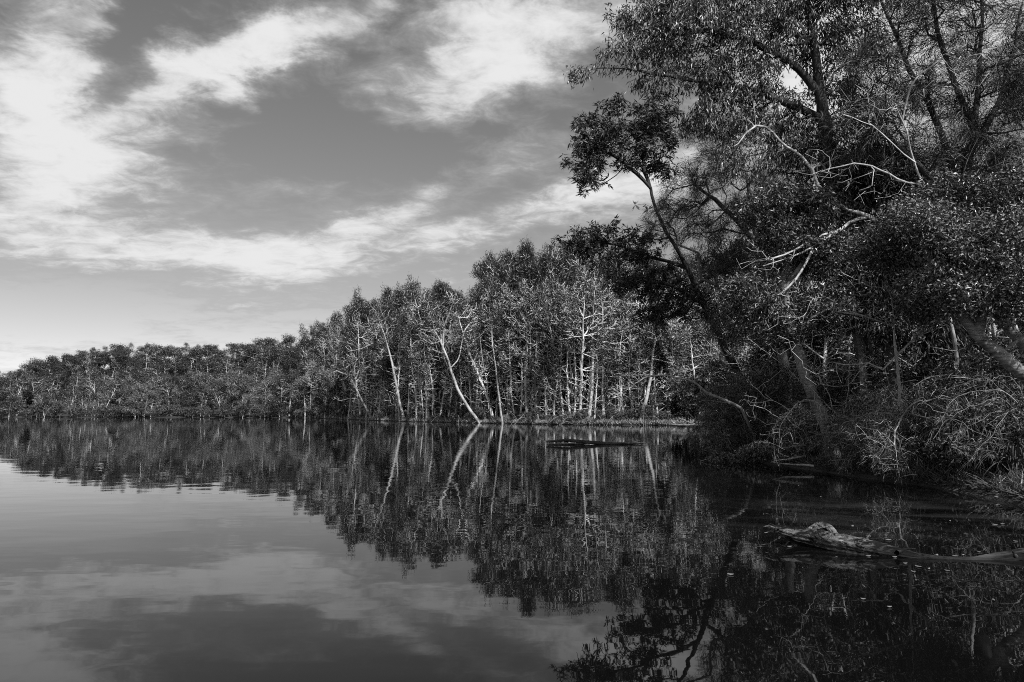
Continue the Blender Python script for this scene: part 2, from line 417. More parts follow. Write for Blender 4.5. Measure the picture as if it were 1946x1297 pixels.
def build_terrain():
    u = np.linspace(-1, 1, 321); w = np.linspace(0, 1, 341)
    xs = 3200 * np.sinh(7.2 * u) / np.sinh(7.2); ys = -60 + 3300 * (np.sinh(6.2 * w) / np.sinh(6.2))
    xs = np.sort(np.concatenate([xs, np.linspace(3, 16, 60)])); ys = np.sort(np.concatenate([ys, np.linspace(6, 26, 70)]))
    X, Y = np.meshgrid(xs, ys); Z = ground(X, Y)
    v = np.stack([X, Y, Z], -1).reshape(-1, 3); ny, nx = X.shape
    i = np.arange(ny * nx).reshape(ny, nx)
    f = np.stack([i[:-1, :-1], i[:-1, 1:], i[1:, 1:], i[1:, :-1]], -1).reshape(-1, 4)
    m, nt, b, out = new_mat('soil')
    tc = nt.node('ShaderNodeTexCoord').outputs['Object']
    n = nt.noise(tc, 3.0, 8, 0.65); n2 = nt.noise(tc, 0.4, 4, 0.5)
    v_ = nt.remap(nt.math('MULTIPLY', n, nt.math('ADD', n2, 0.4)), 0.25, 0.7, 0.012, 0.07)
    grey(nt, b.inputs['Base Color'], v_); b.inputs['Roughness'].default_value = 0.95
    bp = nt.node('ShaderNodeBump'); bp.inputs['Distance'].default_value = 0.06; nt.l.new(n, bp.inputs['Height']); nt.l.new(bp.outputs[0], b.inputs['Normal'])
    g = Geo(); g.add(v, f)
    o = link('ground', g.mesh('ground', 'soil', True)); o['kind'] = 'structure'; o['label'] = 'dark earth of the wooded banks and hillside around the lake'
    # lake
    m, nt, b, out = new_mat('lake_water')
    tc = nt.node('ShaderNodeTexCoord').outputs['Object']
    b.inputs['IOR'].default_value = 1.33; b.inputs['Roughness'].default_value = 0.012
    # sunlit streaks on the murky water by the wooded bank, painted into its colour
    s = nt.sep(tc)
    rot = nt.xyz(nt.math('MULTIPLY_ADD', s[0], 0.90, nt.math('MULTIPLY', s[1], -0.42)), nt.math('MULTIPLY_ADD', s[0], 0.42, nt.math('MULTIPLY', s[1], 0.90)), 0.0)
    st = nt.noise(nt.vmath('MULTIPLY', rot, (0.28, 1.05, 1)), 1.0, 6, 0.6, 0.8)
    dx = nt.math('MULTIPLY', nt.math('SUBTRACT', s[0], 5.4), 0.26); dy = nt.math('MULTIPLY', nt.math('SUBTRACT', s[1], 9.8), 0.40)
    m_ = nt.math('SUBTRACT', 1.0, nt.math('MULTIPLY_ADD', dx, dx, nt.math('MULTIPLY', dy, dy)), clamp=True)
    sun_streaks = nt.math('MULTIPLY', nt.remap(st, 0.44, 0.74, 0.0, 1.0, True), m_)
    grey(nt, b.inputs['Base Color'], nt.mixf(sun_streaks, 0.004, 0.05))
    # ripples: long low swell plus short wind ripple in patches
    r1 = nt.noise(nt.vmath('MULTIPLY', tc, (0.55, 1.0, 1)), 1.6, 2, 0.4)
    r2 = nt.noise(nt.vmath('MULTIPLY', tc, (0.30, 1.3, 1)), 5.5, 2, 0.5)
    pat = nt.remap(nt.noise(nt.vmath('MULTIPLY', tc, (0.3, 1, 1)), 0.06, 3, 0.5), 0.4, 0.62, 0.12, 1.0, True)
    h = nt.math('MULTIPLY_ADD', r1, 1.0, nt.math('MULTIPLY', r2, nt.math('MULTIPLY', pat, 0.34)))
    bp = nt.node('ShaderNodeBump'); bp.inputs['Strength'].default_value = 1.0; bp.inputs['Distance'].default_value = 0.0028
    nt.l.new(h, bp.inputs['Height']); nt.l.new(bp.outputs[0], b.inputs['Normal'])
    g = Geo(); g.add([(-3100, -110, 0), (3100, -110, 0), (3100, 3100, 0), (-3100, 3100, 0)], [(0, 1, 2, 3)])
    o = link('lake', g.mesh('lake', 'lake_water')); o['kind'] = 'structure'; o['label'] = 'calm dark lake mirroring the wooded banks and clouds'
build_terrain()

# ------------------------------------------------------------------ tree kinds for the stands (built once, copied many times)
ST_STAND = dict(spread=0.2, along=0.95, rand=0.6, up=0.15, L=0.44, W=0.055, bend=0.2)
ST_STAND_D = dict(spread=0.2, along=0.7, rand=0.6, up=-0.35, L=0.52, W=0.045, bend=0.3)
ST_BANK = dict(spread=0.16, along=0.6, rand=0.75, up=-0.1, L=0.24, W=0.030, bend=0.25)
ST_HILL = dict(spread=0.42, along=0.5, rand=0.9, up=0.15, L=0.5, W=0.13)
def proto_stand(seed, h=18.0, leaf='leaf_stand', style=ST_STAND, stems=1, n_leaf=8500, crown0=0.36, width=0.15, lean=0.06, bark='bark_pale', r0=0.15, dead=0):
    rng = np.random.default_rng(seed); lines = []; blobs = []
    for s in range(stems):
        a = rng.uniform(0, 6.28); ln = lean * (1 + 1.5 * (stems > 1)) * rng.uniform(0.5, 1.3); hh = h * (1 if s == 0 else rng.uniform(0.7, 0.95))
        ax, ay = math.cos(a) * ln, math.sin(a) * ln; k = 9; pts = []
        for i in range(k):
            t = i / (k - 1) * 0.93
            w = 0.012 * hh * math.sin(t * 7 + seed + s)
            pts.append((ax * hh * t ** 1.3 + w * math.sin(seed * 3.0 + s), ay * hh * t ** 1.3 + w * math.cos(seed * 2.0 + s), hh * t - (0.3 if i == 0 else 0)))
        if s: pts = [tuple(np.array(pts[0]) + np.array([0.22 * math.cos(a), 0.22 * math.sin(a), 0]))] + pts[1:]
        lines.append(pts); top = np.array(pts[-1])
        nb = 13 if stems == 1 else 8
        for i in range(nb):
            t = crown0 + (1 - crown0) * (i + rng.uniform(0, 0.9)) / nb; j = min(t / 0.93, 1) * (k - 1); c = np.array(pts[int(min(j, k - 1))])
            wd = width * h * (0.35 + 0.9 * math.sin(math.pi * min((t - crown0) / (1 - crown0) * 0.75 + 0.22, 1)))
            b = rng.uniform(0, 6.28); off = wd * rng.uniform(0.15, 0.95)
            blobs.append((np.array([c[0] + off * math.cos(b), c[1] + off * math.sin(b), hh * t]), np.array([0.75, 0.75, 1.35]) * h * rng.uniform(0.04, 0.075)))
        blobs.append((top + np.array([0, 0, 0.03 * h]), np.array([1, 1, 0.9]) * h * 0.06))
    A = sample_blobs(blobs, 520, rng, 0.3)
    if dead:    # bare twigs on the lower stem
        k = rng.integers(0, stems, dead); tz = rng.uniform(0.12, max(crown0, 0.3), dead); P_ = np.array([[np.interp(t, np.linspace(0, 0.93, 9), [p[c] for p in lines[j]]) for c in range(3)] for j, t in zip(k, tz)])
        A = np.vstack([A, P_ + rng.normal(size=(dead, 3)) * np.array([.055, .055, .02]) * h])
    N, par, own = grow(lines, A, 0.6)
    R, kids = radii(N, par, 0.028 if h > 12 else 0.018, r0, 2.0); R = taper(R, len(lines[0]), 0.45); R[0] *= 1.4
    wg = wood(N, par, own, R, rng, 0.6, 0.03)[0]
    cg = Geo(); dress(cg, N, par, R, rng, n_leaf, style, 0.075, crown0 * h * 0.9 if dead else -99)
    return wg.mesh('stand_trunk', bark, True), cg.mesh('stand_crown', leaf)
def proto_hill(seed, h=12.0, leaf='leaf_hill', bark='bark_pale', n_leaf=5200, flat=0.7):
    rng = np.random.default_rng(seed); ln = rng.uniform(-0.08, 0.08, 2)
    pts = [(ln[0] * h * t * t, ln[1] * h * t * t, h * 0.8 * t - 0.3 * (t == 0)) for t in np.linspace(0, 1, 7)]
    blobs = []
    for i in range(16):
        b = rng.uniform(0, 6.28); t = rng.uniform(0.2, 0.98); off = h * rng.uniform(0.03, 0.34) * (1.3 - t * 0.7)
        rr = h * rng.uniform(0.06, 0.14)
        blobs.append((np.array([off * math.cos(b) + ln[0] * h * t, off * math.sin(b) + ln[1] * h * t, h * t]), np.array([1, 1, flat]) * rr))
    blobs.append((np.array([ln[0] * h, ln[1] * h, h * 0.95]), np.array([1, 1, flat]) * h * 0.1))
    A = sample_blobs(blobs, 190, rng, 0.7)
    N, par, own = grow([pts], A, 0.5); R, kids = radii(N, par, 0.035, 0.2, 2.0); R = taper(R, len(pts), 0.4)
    wg = wood(N, par, own, R, rng, 0.9, 0.03)[0]
    cg = Geo(); dress(cg, N, par, R, rng, n_leaf, ST_HILL, 0.09)
    return wg.mesh('hill_trunk', bark, True), cg.mesh('hill_crown', leaf)
def proto_shrub(seed, h=2.0, w=1.4, leaf='leaf_shrub', n_leaf=1500, L=0.2, W=0.07, bark='twig_grey', up=0.25, n_att=90):
    rng = np.random.default_rng(seed); lines = []; blobs = []
    for s in range(5):
        a = rng.uniform(0, 6.28); e = w * rng.uniform(0.3, 0.8)
        lines.append([(0.05 * math.cos(a), 0.05 * math.sin(a), -0.15), (e * .3 * math.cos(a), e * .3 * math.sin(a), h * .35), (e * .7 * math.cos(a), e * .7 * math.sin(a), h * .6)])
        blobs.append((np.array([e * math.cos(a), e * math.sin(a), h * rng.uniform(0.45, 0.8)]), np.array([.45, .45, .33]) * w))
    blobs.append((np.array([0, 0, h * 0.72]), np.array([.5, .5, .35]) * w)); blobs.append((np.array([0, 0, h * 0.3]), np.array([.7, .7, .3]) * w))
    A = sample_blobs(blobs, n_att, rng); A[:, 2] = np.maximum(A[:, 2], 0.08)
    N, par, own = grow(lines, A, 0.4); R, kids = radii(N, par, 0.008, 0.04, 2.0)
    wg = wood(N, par, own, R, rng, 0.3, 0.015)[0]
    cg = Geo(); dress(cg, N, par, R, rng, n_leaf, dict(spread=0.1, along=0.5, rand=0.8, up=up, L=L, W=W, bend=0.1), 0.03)
    return wg.mesh('shrub_stems', bark, True), cg.mesh('shrub_leaves', leaf)

STAND = [proto_stand(11), proto_stand(12, lean=0.03, crown0=0.42), proto_stand(13, lean=0.12, crown0=0.4), proto_stand(14, stems=2, crown0=0.38),
         proto_stand(15, style=ST_STAND_D, crown0=0.28, width=0.13), proto_stand(16, stems=3, crown0=0.36, lean=0.05),
         proto_stand(17, leaf='leaf_stand_dark', crown0=0.2, width=0.17, n_leaf=11000), proto_stand(18, leaf='leaf_stand_dark', style=ST_STAND_D, crown0=0.2, width=0.16, n_leaf=11000),
         proto_stand(19, crown0=0.5, width=0.2, lean=0.1, stems=2), proto_stand(20, crown0=0.6, width=0.12, n_leaf=3200, r0=0.12)]
POLE = [proto_stand(71, crown0=0.55, width=0.12, n_leaf=3200, r0=0.17, lean=0.03, dead=45), proto_stand(72, crown0=0.62, width=0.11, n_leaf=2200, r0=0.15, lean=0.07, dead=60), proto_stand(73, crown0=0.5, width=0.13, n_leaf=3400, r0=0.18, stems=2, lean=0.05, dead=70),
        proto_stand(74, crown0=0.7, width=0.10, n_leaf=1400, r0=0.16, lean=0.1, dead=70), proto_stand(75, crown0=0.58, width=0.14, n_leaf=3200, r0=0.2, stems=3, lean=0.04, dead=60)]
POLE_LOOK = ['upright', 'thin', 'twin stemmed', 'nearly bare leaning', 'three stemmed']
STAND_LOOK = ['gently curved', 'straight stemmed', 'leaning', 'twin stemmed', 'drooping', 'three stemmed', 'broad dark', 'dark drooping', 'wide forked', 'sparse crowned']
BANK = [proto_stand(21, leaf='leaf_stand_dark', style=ST_BANK, crown0=0.15, width=0.17, n_leaf=15000), proto_stand(22, style=ST_BANK, crown0=0.3, width=0.15, n_leaf=12000, stems=2), proto_stand(23, leaf='leaf_stand_dark', style=ST_BANK, crown0=0.1, width=0.2, n_leaf=16000, stems=3)]
BANK_LOOK = ['broad dark', 'twin stemmed', 'three stemmed']
SAPLING = [proto_stand(31, h=9, crown0=0.3, n_leaf=2200, r0=0.06, width=0.13), proto_stand(32, h=9, crown0=0.4, n_leaf=1500, r0=0.05, lean=0.15, width=0.12), proto_stand(33, h=9, crown0=0.2, n_leaf=2600, r0=0.06, stems=3, lean=0.12)]
SAP_LOOK = ['straight', 'leaning', 'three stemmed']
THICKET = [proto_stand(61, h=9, leaf='leaf_stand_dark', crown0=0.02, n_leaf=7000, r0=0.07, width=0.24, stems=3, lean=0.1), proto_stand(62, h=9, leaf='leaf_stand_dark', crown0=0.03, n_leaf=7000, r0=0.07, width=0.28, stems=2, lean=0.1)]
HILL = [proto_hill(41), proto_hill(42, flat=0.45), proto_hill(43, leaf='leaf_hill_pale'), proto_hill(44, flat=0.7), proto_hill(45, leaf='leaf_hill_pale', flat=0.8), proto_hill(46, bark='bark_grey')]
HILL_LOOK = ['rounded', 'flat topped', 'light leaved', 'domed', 'light domed', 'grey stemmed']
SHRUB = [proto_shrub(51), proto_shrub(52, h=1.5, w=1.6), proto_shrub(53, h=2.6, w=1.5, n_leaf=2000), proto_shrub(54, h=1.2, w=1.2, leaf='grass_blade', n_leaf=900, L=0.35, W=0.04, up=0.6)]

FINE = [proto_shrub(55, n_leaf=6000, L=0.10, W=0.028, n_att=200), proto_shrub(56, h=2.2, w=1.6, n_leaf=8000, L=0.16, W=0.012, up=0.0, leaf='leaf_needle', n_att=220), proto_shrub(57, h=2.6, w=1.5, n_leaf=7000, L=0.11, W=0.03, n_att=200)]

def plant(name, proto, x, y, s, rz, label, cat, group, lean=(0, 0), sz=None, parts=('trunk', 'crown'), z=None):
    o = thing(name, label, cat, (x, y, (gz(x, y) if z is None else z)), group)
    o.rotation_euler = (lean[0], lean[1], rz); o.scale = (s, s, s if sz is None else sz)
    for nm, me in zip(parts, proto):
        link(nm, me, o)
    return o

rng = np.random.default_rng(7)
# hillside wood on the far shore, rows climbing to the ridge
def build_hill():
    rows = [(2.5, 38), (9, 38), (20, 36), (36, 36), (54, 36), (76, 36), (94, 40), (108, 38)]
    cnt = 0
    for ri, (d0, n) in enumerate(rows):
        for i in range(n):
            px = -70 + (i + rng.uniform(0.0, 1.0)) * (780 / n)
            Yb = float(np.interp(px, [-700, -250, 0, 160, 300, 420, 540, 600, 650, 700, 760], [262, 246, 236, 231, 226, 222, 208, 188, 160, 140, 130]))
            Y = Yb + d0 + rng.uniform(-3, 5) * (1 if ri else 0.5)
            x = G(px, Y)[0]; z = gz(x, Y)
            if ri >= 5:
                pyt = np.interp(px, SKY_HILL[0], SKY_HILL[1]) + rng.uniform(-9, 12) + (5 - ri) * -3
                hh = P(px, pyt, Y)[2] - z; hh = min(max(hh, 7.5), 15)
            else: hh = rng.uniform(6.5, 14.5) * (1.0 if ri else 0.85)
            k = rng.choice([0, 1, 3, 5]) if ri >= 4 else rng.choice([0, 2, 4, 2, 5, 3])
            grp, lab = ('trees along the ridge of the hill', 'gum tree rising on the ridge of the far hill') if ri >= 5 else \
                ('trees lining the far shore', 'gum tree in the row along the far shore under the hill') if ri == 0 else \
                ('trees on the hillside', 'gum tree on the slope of the far hill')
            if rng.random() < (0.55 if ri < 4 else 0.3):
                k = int(rng.choice([1, 3, 5, 8, 9, 2])); lab = STAND_LOOK[k] + ' ' + ('pale trunked tree at the far waterline under the hill' if ri == 0 else 'pale trunked tree rising on the ridge of the far hill' if ri >= 5 else 'pale trunked tree on the slope of the far hill')
                plant('hillside_tree', STAND[k], x, Y, hh / 13.5, rng.uniform(0, 6.28), lab, 'tree', grp, sz=hh / 17.0, lean=(rng.normal() * .04, rng.normal() * .05))
            else:
                lab = HILL_LOOK[k] + ' ' + lab
                plant('hillside_tree', HILL[k], x, Y, hh / 12.0 * rng.uniform(1.1, 1.35), rng.uniform(0, 6.28), lab, 'tree', grp, sz=hh / 12.0)
            cnt += 1
    for i in range(52):
        px = -60 + i * 13.5 + rng.uniform(-6, 6); Yb = float(np.interp(px, [-250, 0, 160, 300, 420, 540, 600, 650, 700], [246, 236, 231, 226, 222, 208, 188, 158, 132]))
        Y = Yb + (rng.uniform(84, 92) if i % 2 else rng.uniform(100, 112)); x = G(px, Y)[0]; s = rng.uniform(0.6, 0.85)
        plant('thicket_tree', THICKET[i % 2], x, Y, s * 1.3, rng.uniform(0, 6.28), 'low bushy tree filling the ridge of the far hill between taller gums', 'tree', 'bushy trees on the ridge', sz=s)
    for i in range(54):
        px = -60 + i * 13.5 + rng.uniform(-6, 6)
        Yb = float(np.interp(px, [-250, 0, 160, 300, 420, 540, 600, 650, 700], [246, 236, 231, 226, 222, 208, 188, 158, 132]))
        Y = Yb + rng.uniform(0.6, 2.2); x = G(px, Y)[0]
        plant('shore_shrub', SHRUB[int(rng.integers(0, 3))], x, Y, rng.uniform(1.1, 2.3), rng.uniform(0, 6.28), 'low leafy shrub at the waterline under the far hill', 'shrub', 'shrubs along the far waterline', parts=('stems', 'foliage'))
build_hill()

SKYL = ([560, 600, 640, 665, 700, 735, 760, 800, 830, 862, 885, 930, 985, 1040, 1090, 1150, 1250, 1400], [628, 602, 588, 560, 541, 556, 528, 524, 522, 528, 508, 480, 458, 452, 448, 450, 465, 490])
def shore_Y(px):
    return float(np.interp(px, [540, 600, 650, 700, 760, 820, 880, 905, 960, 1000, 1060, 1120, 1200, 1260, 1310, 1400], [208, 188, 158, 132, 117, 107, 100, 96, 93, 88, 84, 82, 80, 79, 78, 76]))
def build_stand():
    # tall back rows carry the skyline, front rows stand by the water
    for d0, n, lo, hi, lab, grp, ks in [
        (24, 48, 0.95, 1.03, 'tall paperbark rising at the back of the stand', 'tall paperbarks at the back of the stand', [6, 7, 0, 3, 4]),
        (15, 34, 0.82, 1.0, 'leafy paperbark in the thick of the stand', 'paperbarks in the thick of the stand', [0, 1, 3, 6, 7, 8, 4]),
        (9, 30, 0.66, 0.95, 'pale slender paperbark near the front of the stand', 'paperbarks near the front of the stand', [0, 1, 2, 3, 4, 5, 8]),
        (5.5, 56, 0.62, 0.92, 'pale bare stemmed paperbark near the front of the stand', 'bare stemmed paperbarks near the front', 'pole'),
        (2.2, 60, 0.42, 0.84, 'pale bare stemmed paperbark at the water edge of the stand', 'paperbarks at the water edge', 'pole')]:
        for i in range(n):
            px = 580 + (i + rng.uniform(0.1, 0.9)) * (800 / n)
            Y = shore_Y(px) + d0 * rng.uniform(0.8, 1.2) * (1 + (px < 640) * 0.4); x = G(px, Y)[0]; z = gz(x, Y)
            t = rng.uniform(lo, hi) * (1 + 0.03 * math.sin(px * .07)); base_py = 800
            pyt = base_py + (np.interp(px, SKYL[0], SKYL[1]) - base_py) * t + rng.uniform(-3, 6)
            hh = P(px, pyt, Y)[2] - z
            s = hh / 19.4; wdt = s ** 0.6 * rng.uniform(0.85, 1.1)
            bank, look = (POLE, POLE_LOOK) if ks == 'pole' else (STAND, STAND_LOOK)
            k = int(rng.integers(0, 5)) if ks == 'pole' else ks[int(rng.integers(0, len(ks)))]
            plant('paperbark_tree', bank[k], x, Y, wdt, rng.uniform(0, 6.28), look[k] + ' ' + lab, 'tree', grp, sz=s, lean=(rng.normal() * .03, rng.normal() * (.05 if ks == 'pole' else .03) + (rng.uniform(-.22, .16) if ks == 'pole' and rng.random() < .25 else 0)))
    for i in range(44):
        px = 600 + i * 18.5 + rng.uniform(-8, 8); Y = shore_Y(px) + (rng.uniform(16, 22) if i % 2 else rng.uniform(30, 36)); x = G(px, Y)[0]; s = rng.uniform(0.8, 1.15)
        plant('thicket_tree', THICKET[i % 2], x, Y, s, rng.uniform(0, 6.28), 'low dark bushy tree closing the view between the paperbark trunks', 'tree', 'bushy trees behind the paperbark trunks')
    for i in range(110):
        px = 600 + rng.uniform(0, 760); Y = shore_Y(px) + rng.uniform(1.2, 16); x = G(px, Y)[0]
        s = rng.uniform(0.45, 1.1); k = int(rng.integers(0, 3))
        plant('sapling', SAPLING[k], x, Y, s, rng.uniform(0, 6.28), SAP_LOOK[k] + ' thin pale sapling among the paperbark trunks', 'sapling', 'saplings among the paperbark trunks', lean=(rng.normal() * .05, rng.normal() * .09), sz=s * rng.uniform(0.8, 1.2))
    for i in range(85):
        px = 590 + i * 9.1 + rng.uniform(-5, 5); Y = shore_Y(px) + (rng.uniform(0.4, 1.6) if i % 2 else rng.uniform(3, 12)); x = G(px, Y)[0]
        k = int(rng.integers(0, 4)); tall = Y - shore_Y(px) > 2.5
        plant('understorey_shrub', SHRUB[k], x, Y, rng.uniform(0.45, 0.9) * (1.5 if tall else 1), rng.uniform(0, 6.28),
              'leafy shrub between the paperbark trunks' if tall else 'low shrub spilling over the paperbark bank',
              'shrub', 'shrubs between the paperbark trunks' if tall else 'shrubs on the paperbark bank', parts=('stems', 'foliage'))
build_stand()

# singled-out trees of the stand, traced by their trunks
def traced_tree(name, label, pts, limbs, blobs_px, r0, leaf='leaf_stand', bark='bark_traced', n_leaf=2800, style=ST_STAND, tip=0.025, n_att=160, group=None):
    r = np.random.default_rng(abs(hash(label)) % 1000 if False else len(label) * 7 + int(pts[0][0]))
    base = P(*pts[0]); base[2] = gz(base[0], base[1])
    W = [P(*p) for p in pts]; W[0] = np.array([base[0], base[1], base[2] - 0.15])
    lines = [[w - base for w in W]] + [[P(*p) - base for p in l] for l in limbs]
    bl = [(P(px, py, Y) - base, np.array([rx, rd, ry]) * Y / F) for px, py, Y, rx, ry, rd in blobs_px]
    A = sample_blobs(bl, n_att, r) if bl else np.zeros((0, 3))
    N, par, own = grow(lines, A, 0.4); R, kids = radii(N, par, tip, r0, 2.0); R = taper(R, len(lines[0]), 0.6)
    o = thing(name, label, 'tree', tuple(base), group)
    gs = wood(N, par, own, R, r, 0.5, 0.02, merge=False)
    tr = None
    for k in sorted(gs):
        p_ = link('trunk' if k == 0 else 'limb', gs[k].mesh('traced_wood', bark, True), o if k == 0 else tr); tr = tr or p_
    if n_leaf:
        cg = Geo(); dress(cg, N, par, R, r, n_leaf, style, max(0.06, tip * 2.5)); link('crown', cg.mesh('traced_leaves', leaf), o)
    return o
traced_tree('leaning_paperbark_tree', 'stout pale paperbark leaning left out over the bank, its trunk forked twice',
    [(912, 803, 96), (890, 775, 95.5), (868, 735, 95), (856, 700, 95), (842, 660, 95), (825, 625, 95), (815, 595, 95)],
    [[(856, 702, 95), (872, 680, 95), (880, 640, 95)], [(842, 660, 95), (845, 620, 95), (862, 575, 95)], [(860, 715, 95), (848, 690, 95), (836, 660, 95.6), (815, 622, 95.6)]],
    [(815, 590, 95, 28, 22, 26), (862, 575, 95, 20, 18, 20), (882, 640, 95, 18, 14, 16), (840, 610, 95, 22, 18, 20)], 0.24)
traced_tree('leaning_paperbark_tree', 'low pale paperbark leaning left over the water with spreading bare limbs',
    [(708, 796, 133), (692, 770, 132), (680, 745, 131), (665, 715, 131), (655, 700, 131)],
    [[(688, 762, 132), (670, 757, 131), (645, 762, 130)], [(665, 715, 131), (640, 705, 130), (620, 712, 130)], [(675, 730, 131), (682, 705, 131), (690, 690, 131)]],
    [(640, 712, 130, 25, 14, 18), (665, 700, 131, 24, 18, 18), (690, 690, 131, 18, 15, 18), (640, 760, 130, 14, 8, 10)], 0.24, n_leaf=2600)
traced_tree('slanting_paperbark_tree', 'pale paperbark slanting left with a bare forked top amid dark foliage',
    [(768, 795, 117), (755, 740, 117), (745, 690, 117), (732, 640, 117), (720, 610, 117)], [[(738, 655, 117), (735, 620, 117), (722, 585, 117)]],
    [(722, 590, 117, 26, 24, 26), (740, 630, 117, 22, 16, 22)], 0.24)
traced_tree('slanting_paperbark_tree', 'white paperbark slanting right up from the grassy bank end beside the dark bush',
    [(1215, 798, 80.5), (1228, 760, 80.5), (1236, 720, 80.5), (1240, 680, 80.5), (1246, 645, 80.5)], [[(1232, 740, 80.5), (1246, 690, 80.5), (1262, 655, 80.5)]],
    [(1246, 640, 80.5, 24, 22, 20), (1265, 650, 80.5, 18, 16, 16)], 0.24, n_leaf=1800)
traced_tree('bare_paperbark_tree', 'pale bare topped paperbark with stub branches on its left side',
    [(955, 800, 93), (948, 750, 93), (942, 700, 93), (936, 650, 93), (933, 610, 93)], [[(941, 690, 93), (925, 672, 93)], [(938, 665, 93), (922, 655, 93)]],
    [(930, 605, 93, 16, 12, 16)], 0.15, n_leaf=900, n_att=80)

# ------------------------------------------------------------------ the near wood on the right bank
def near_tree(name, label, seed, trunk, limbs, blobs, r0, tip, n_att, bark, leaf, leaves, bf=0.35, rq=0.03, jit=0.02, step=0.3, cat='tree', tap=0.5):
    """trunk, limbs: (px, py, distance) polylines; blobs: px, py, distance, radii px, depth radius m"""
    r = np.random.default_rng(seed); base = P(*trunk[0]); base[2] = gz(base[0], base[1])
    W = [P(*p) for p in trunk]; W[0] = np.array([base[0], base[1], base[2] - 0.25])
    tw, _ = smooth_path(W, 0.7); lines = [list(tw - base)]
    for l in limbs:
        lw, _ = smooth_path([P(*p) for p in l], 0.6); lines.append(list(lw - base))
    bl = [(P(b[0], b[1], b[2]) - base, np.array([b[3] * b[2] / F, b[5], b[4] * b[2] / F]), b[6] if len(b) > 6 else 1.0) for b in blobs]
    A = sample_blobs(bl, n_att, r, 0.35) if bl else np.zeros((0, 3))
    A[:, 2] = np.maximum(A[:, 2], 0.25) if len(A) else A[:, 2]
    N, par, own = grow(lines, A, bf); R, kids = radii(N, par, tip, r0, 2.1); R = np.maximum(taper(R, len(lines[0]), tap), tip)
    o = thing(name, label, cat, tuple(base))
    tr = None
    for k, g in sorted(wood(N, par, own, R, r, step, jit, merge=False).items(), key=lambda q: q[0]):
        p_ = link('trunk' if k == 0 else 'limb', g.mesh('near_wood', bark if isinstance(bark, str) else bark[min(k, 1)], True), o if k == 0 else tr); tr = tr or p_
    if leaves:
        g = Geo()
        if leaves[0] == 'whorl': dress_whorl(g, N, par, R, kids, r, *leaves[1:])
        else: dress(g, N, par, R, r, leaves[1], leaves[2], rq)
        link('crown', g.mesh('near_leaves', leaf), o)
    return o
ST_DROOP = dict(spread=0.10, along=0.45, rand=0.6, up=-0.75, L=0.15, W=0.034, bend=0.1)
ST_NEEDLE = dict(spread=0.10, along=0.9, rand=0.55, up=0.05, L=0.30, W=0.012, bend=0.25)
ST_NEEDLE_D = dict(spread=0.12, along=0.8, rand=0.6, up=-0.2, L=0.30, W=0.013, bend=0.35)
ST_BROAD = dict(spread=0.11, along=0.5, rand=0.8, up=0.15, L=0.085, W=0.030, bend=0.1)

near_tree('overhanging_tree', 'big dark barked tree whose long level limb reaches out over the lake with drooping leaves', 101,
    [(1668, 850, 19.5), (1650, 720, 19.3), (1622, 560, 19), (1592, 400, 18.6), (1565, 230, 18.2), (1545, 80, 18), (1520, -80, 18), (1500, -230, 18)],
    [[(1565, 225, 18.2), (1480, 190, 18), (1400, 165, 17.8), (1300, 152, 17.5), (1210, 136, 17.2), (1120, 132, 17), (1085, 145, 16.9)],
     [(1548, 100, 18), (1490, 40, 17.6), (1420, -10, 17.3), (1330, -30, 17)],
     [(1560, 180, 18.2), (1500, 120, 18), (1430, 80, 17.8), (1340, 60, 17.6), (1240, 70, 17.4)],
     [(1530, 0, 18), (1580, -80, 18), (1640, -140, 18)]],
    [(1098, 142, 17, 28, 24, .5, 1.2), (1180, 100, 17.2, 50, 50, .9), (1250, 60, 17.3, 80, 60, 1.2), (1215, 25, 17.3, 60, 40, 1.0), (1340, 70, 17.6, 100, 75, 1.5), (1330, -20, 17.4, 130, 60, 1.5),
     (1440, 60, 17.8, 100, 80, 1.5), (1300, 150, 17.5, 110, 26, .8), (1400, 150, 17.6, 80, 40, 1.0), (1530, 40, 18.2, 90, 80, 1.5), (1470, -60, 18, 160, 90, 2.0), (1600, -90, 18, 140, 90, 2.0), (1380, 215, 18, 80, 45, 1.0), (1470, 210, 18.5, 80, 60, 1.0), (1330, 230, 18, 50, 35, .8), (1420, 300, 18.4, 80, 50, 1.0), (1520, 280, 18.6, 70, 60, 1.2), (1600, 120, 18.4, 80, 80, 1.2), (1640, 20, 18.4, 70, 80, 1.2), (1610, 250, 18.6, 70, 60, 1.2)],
    0.24, 0.007, 2300, 'bark_dark', 'leaf_broad_dark', ('hang', 62000, ST_DROOP))

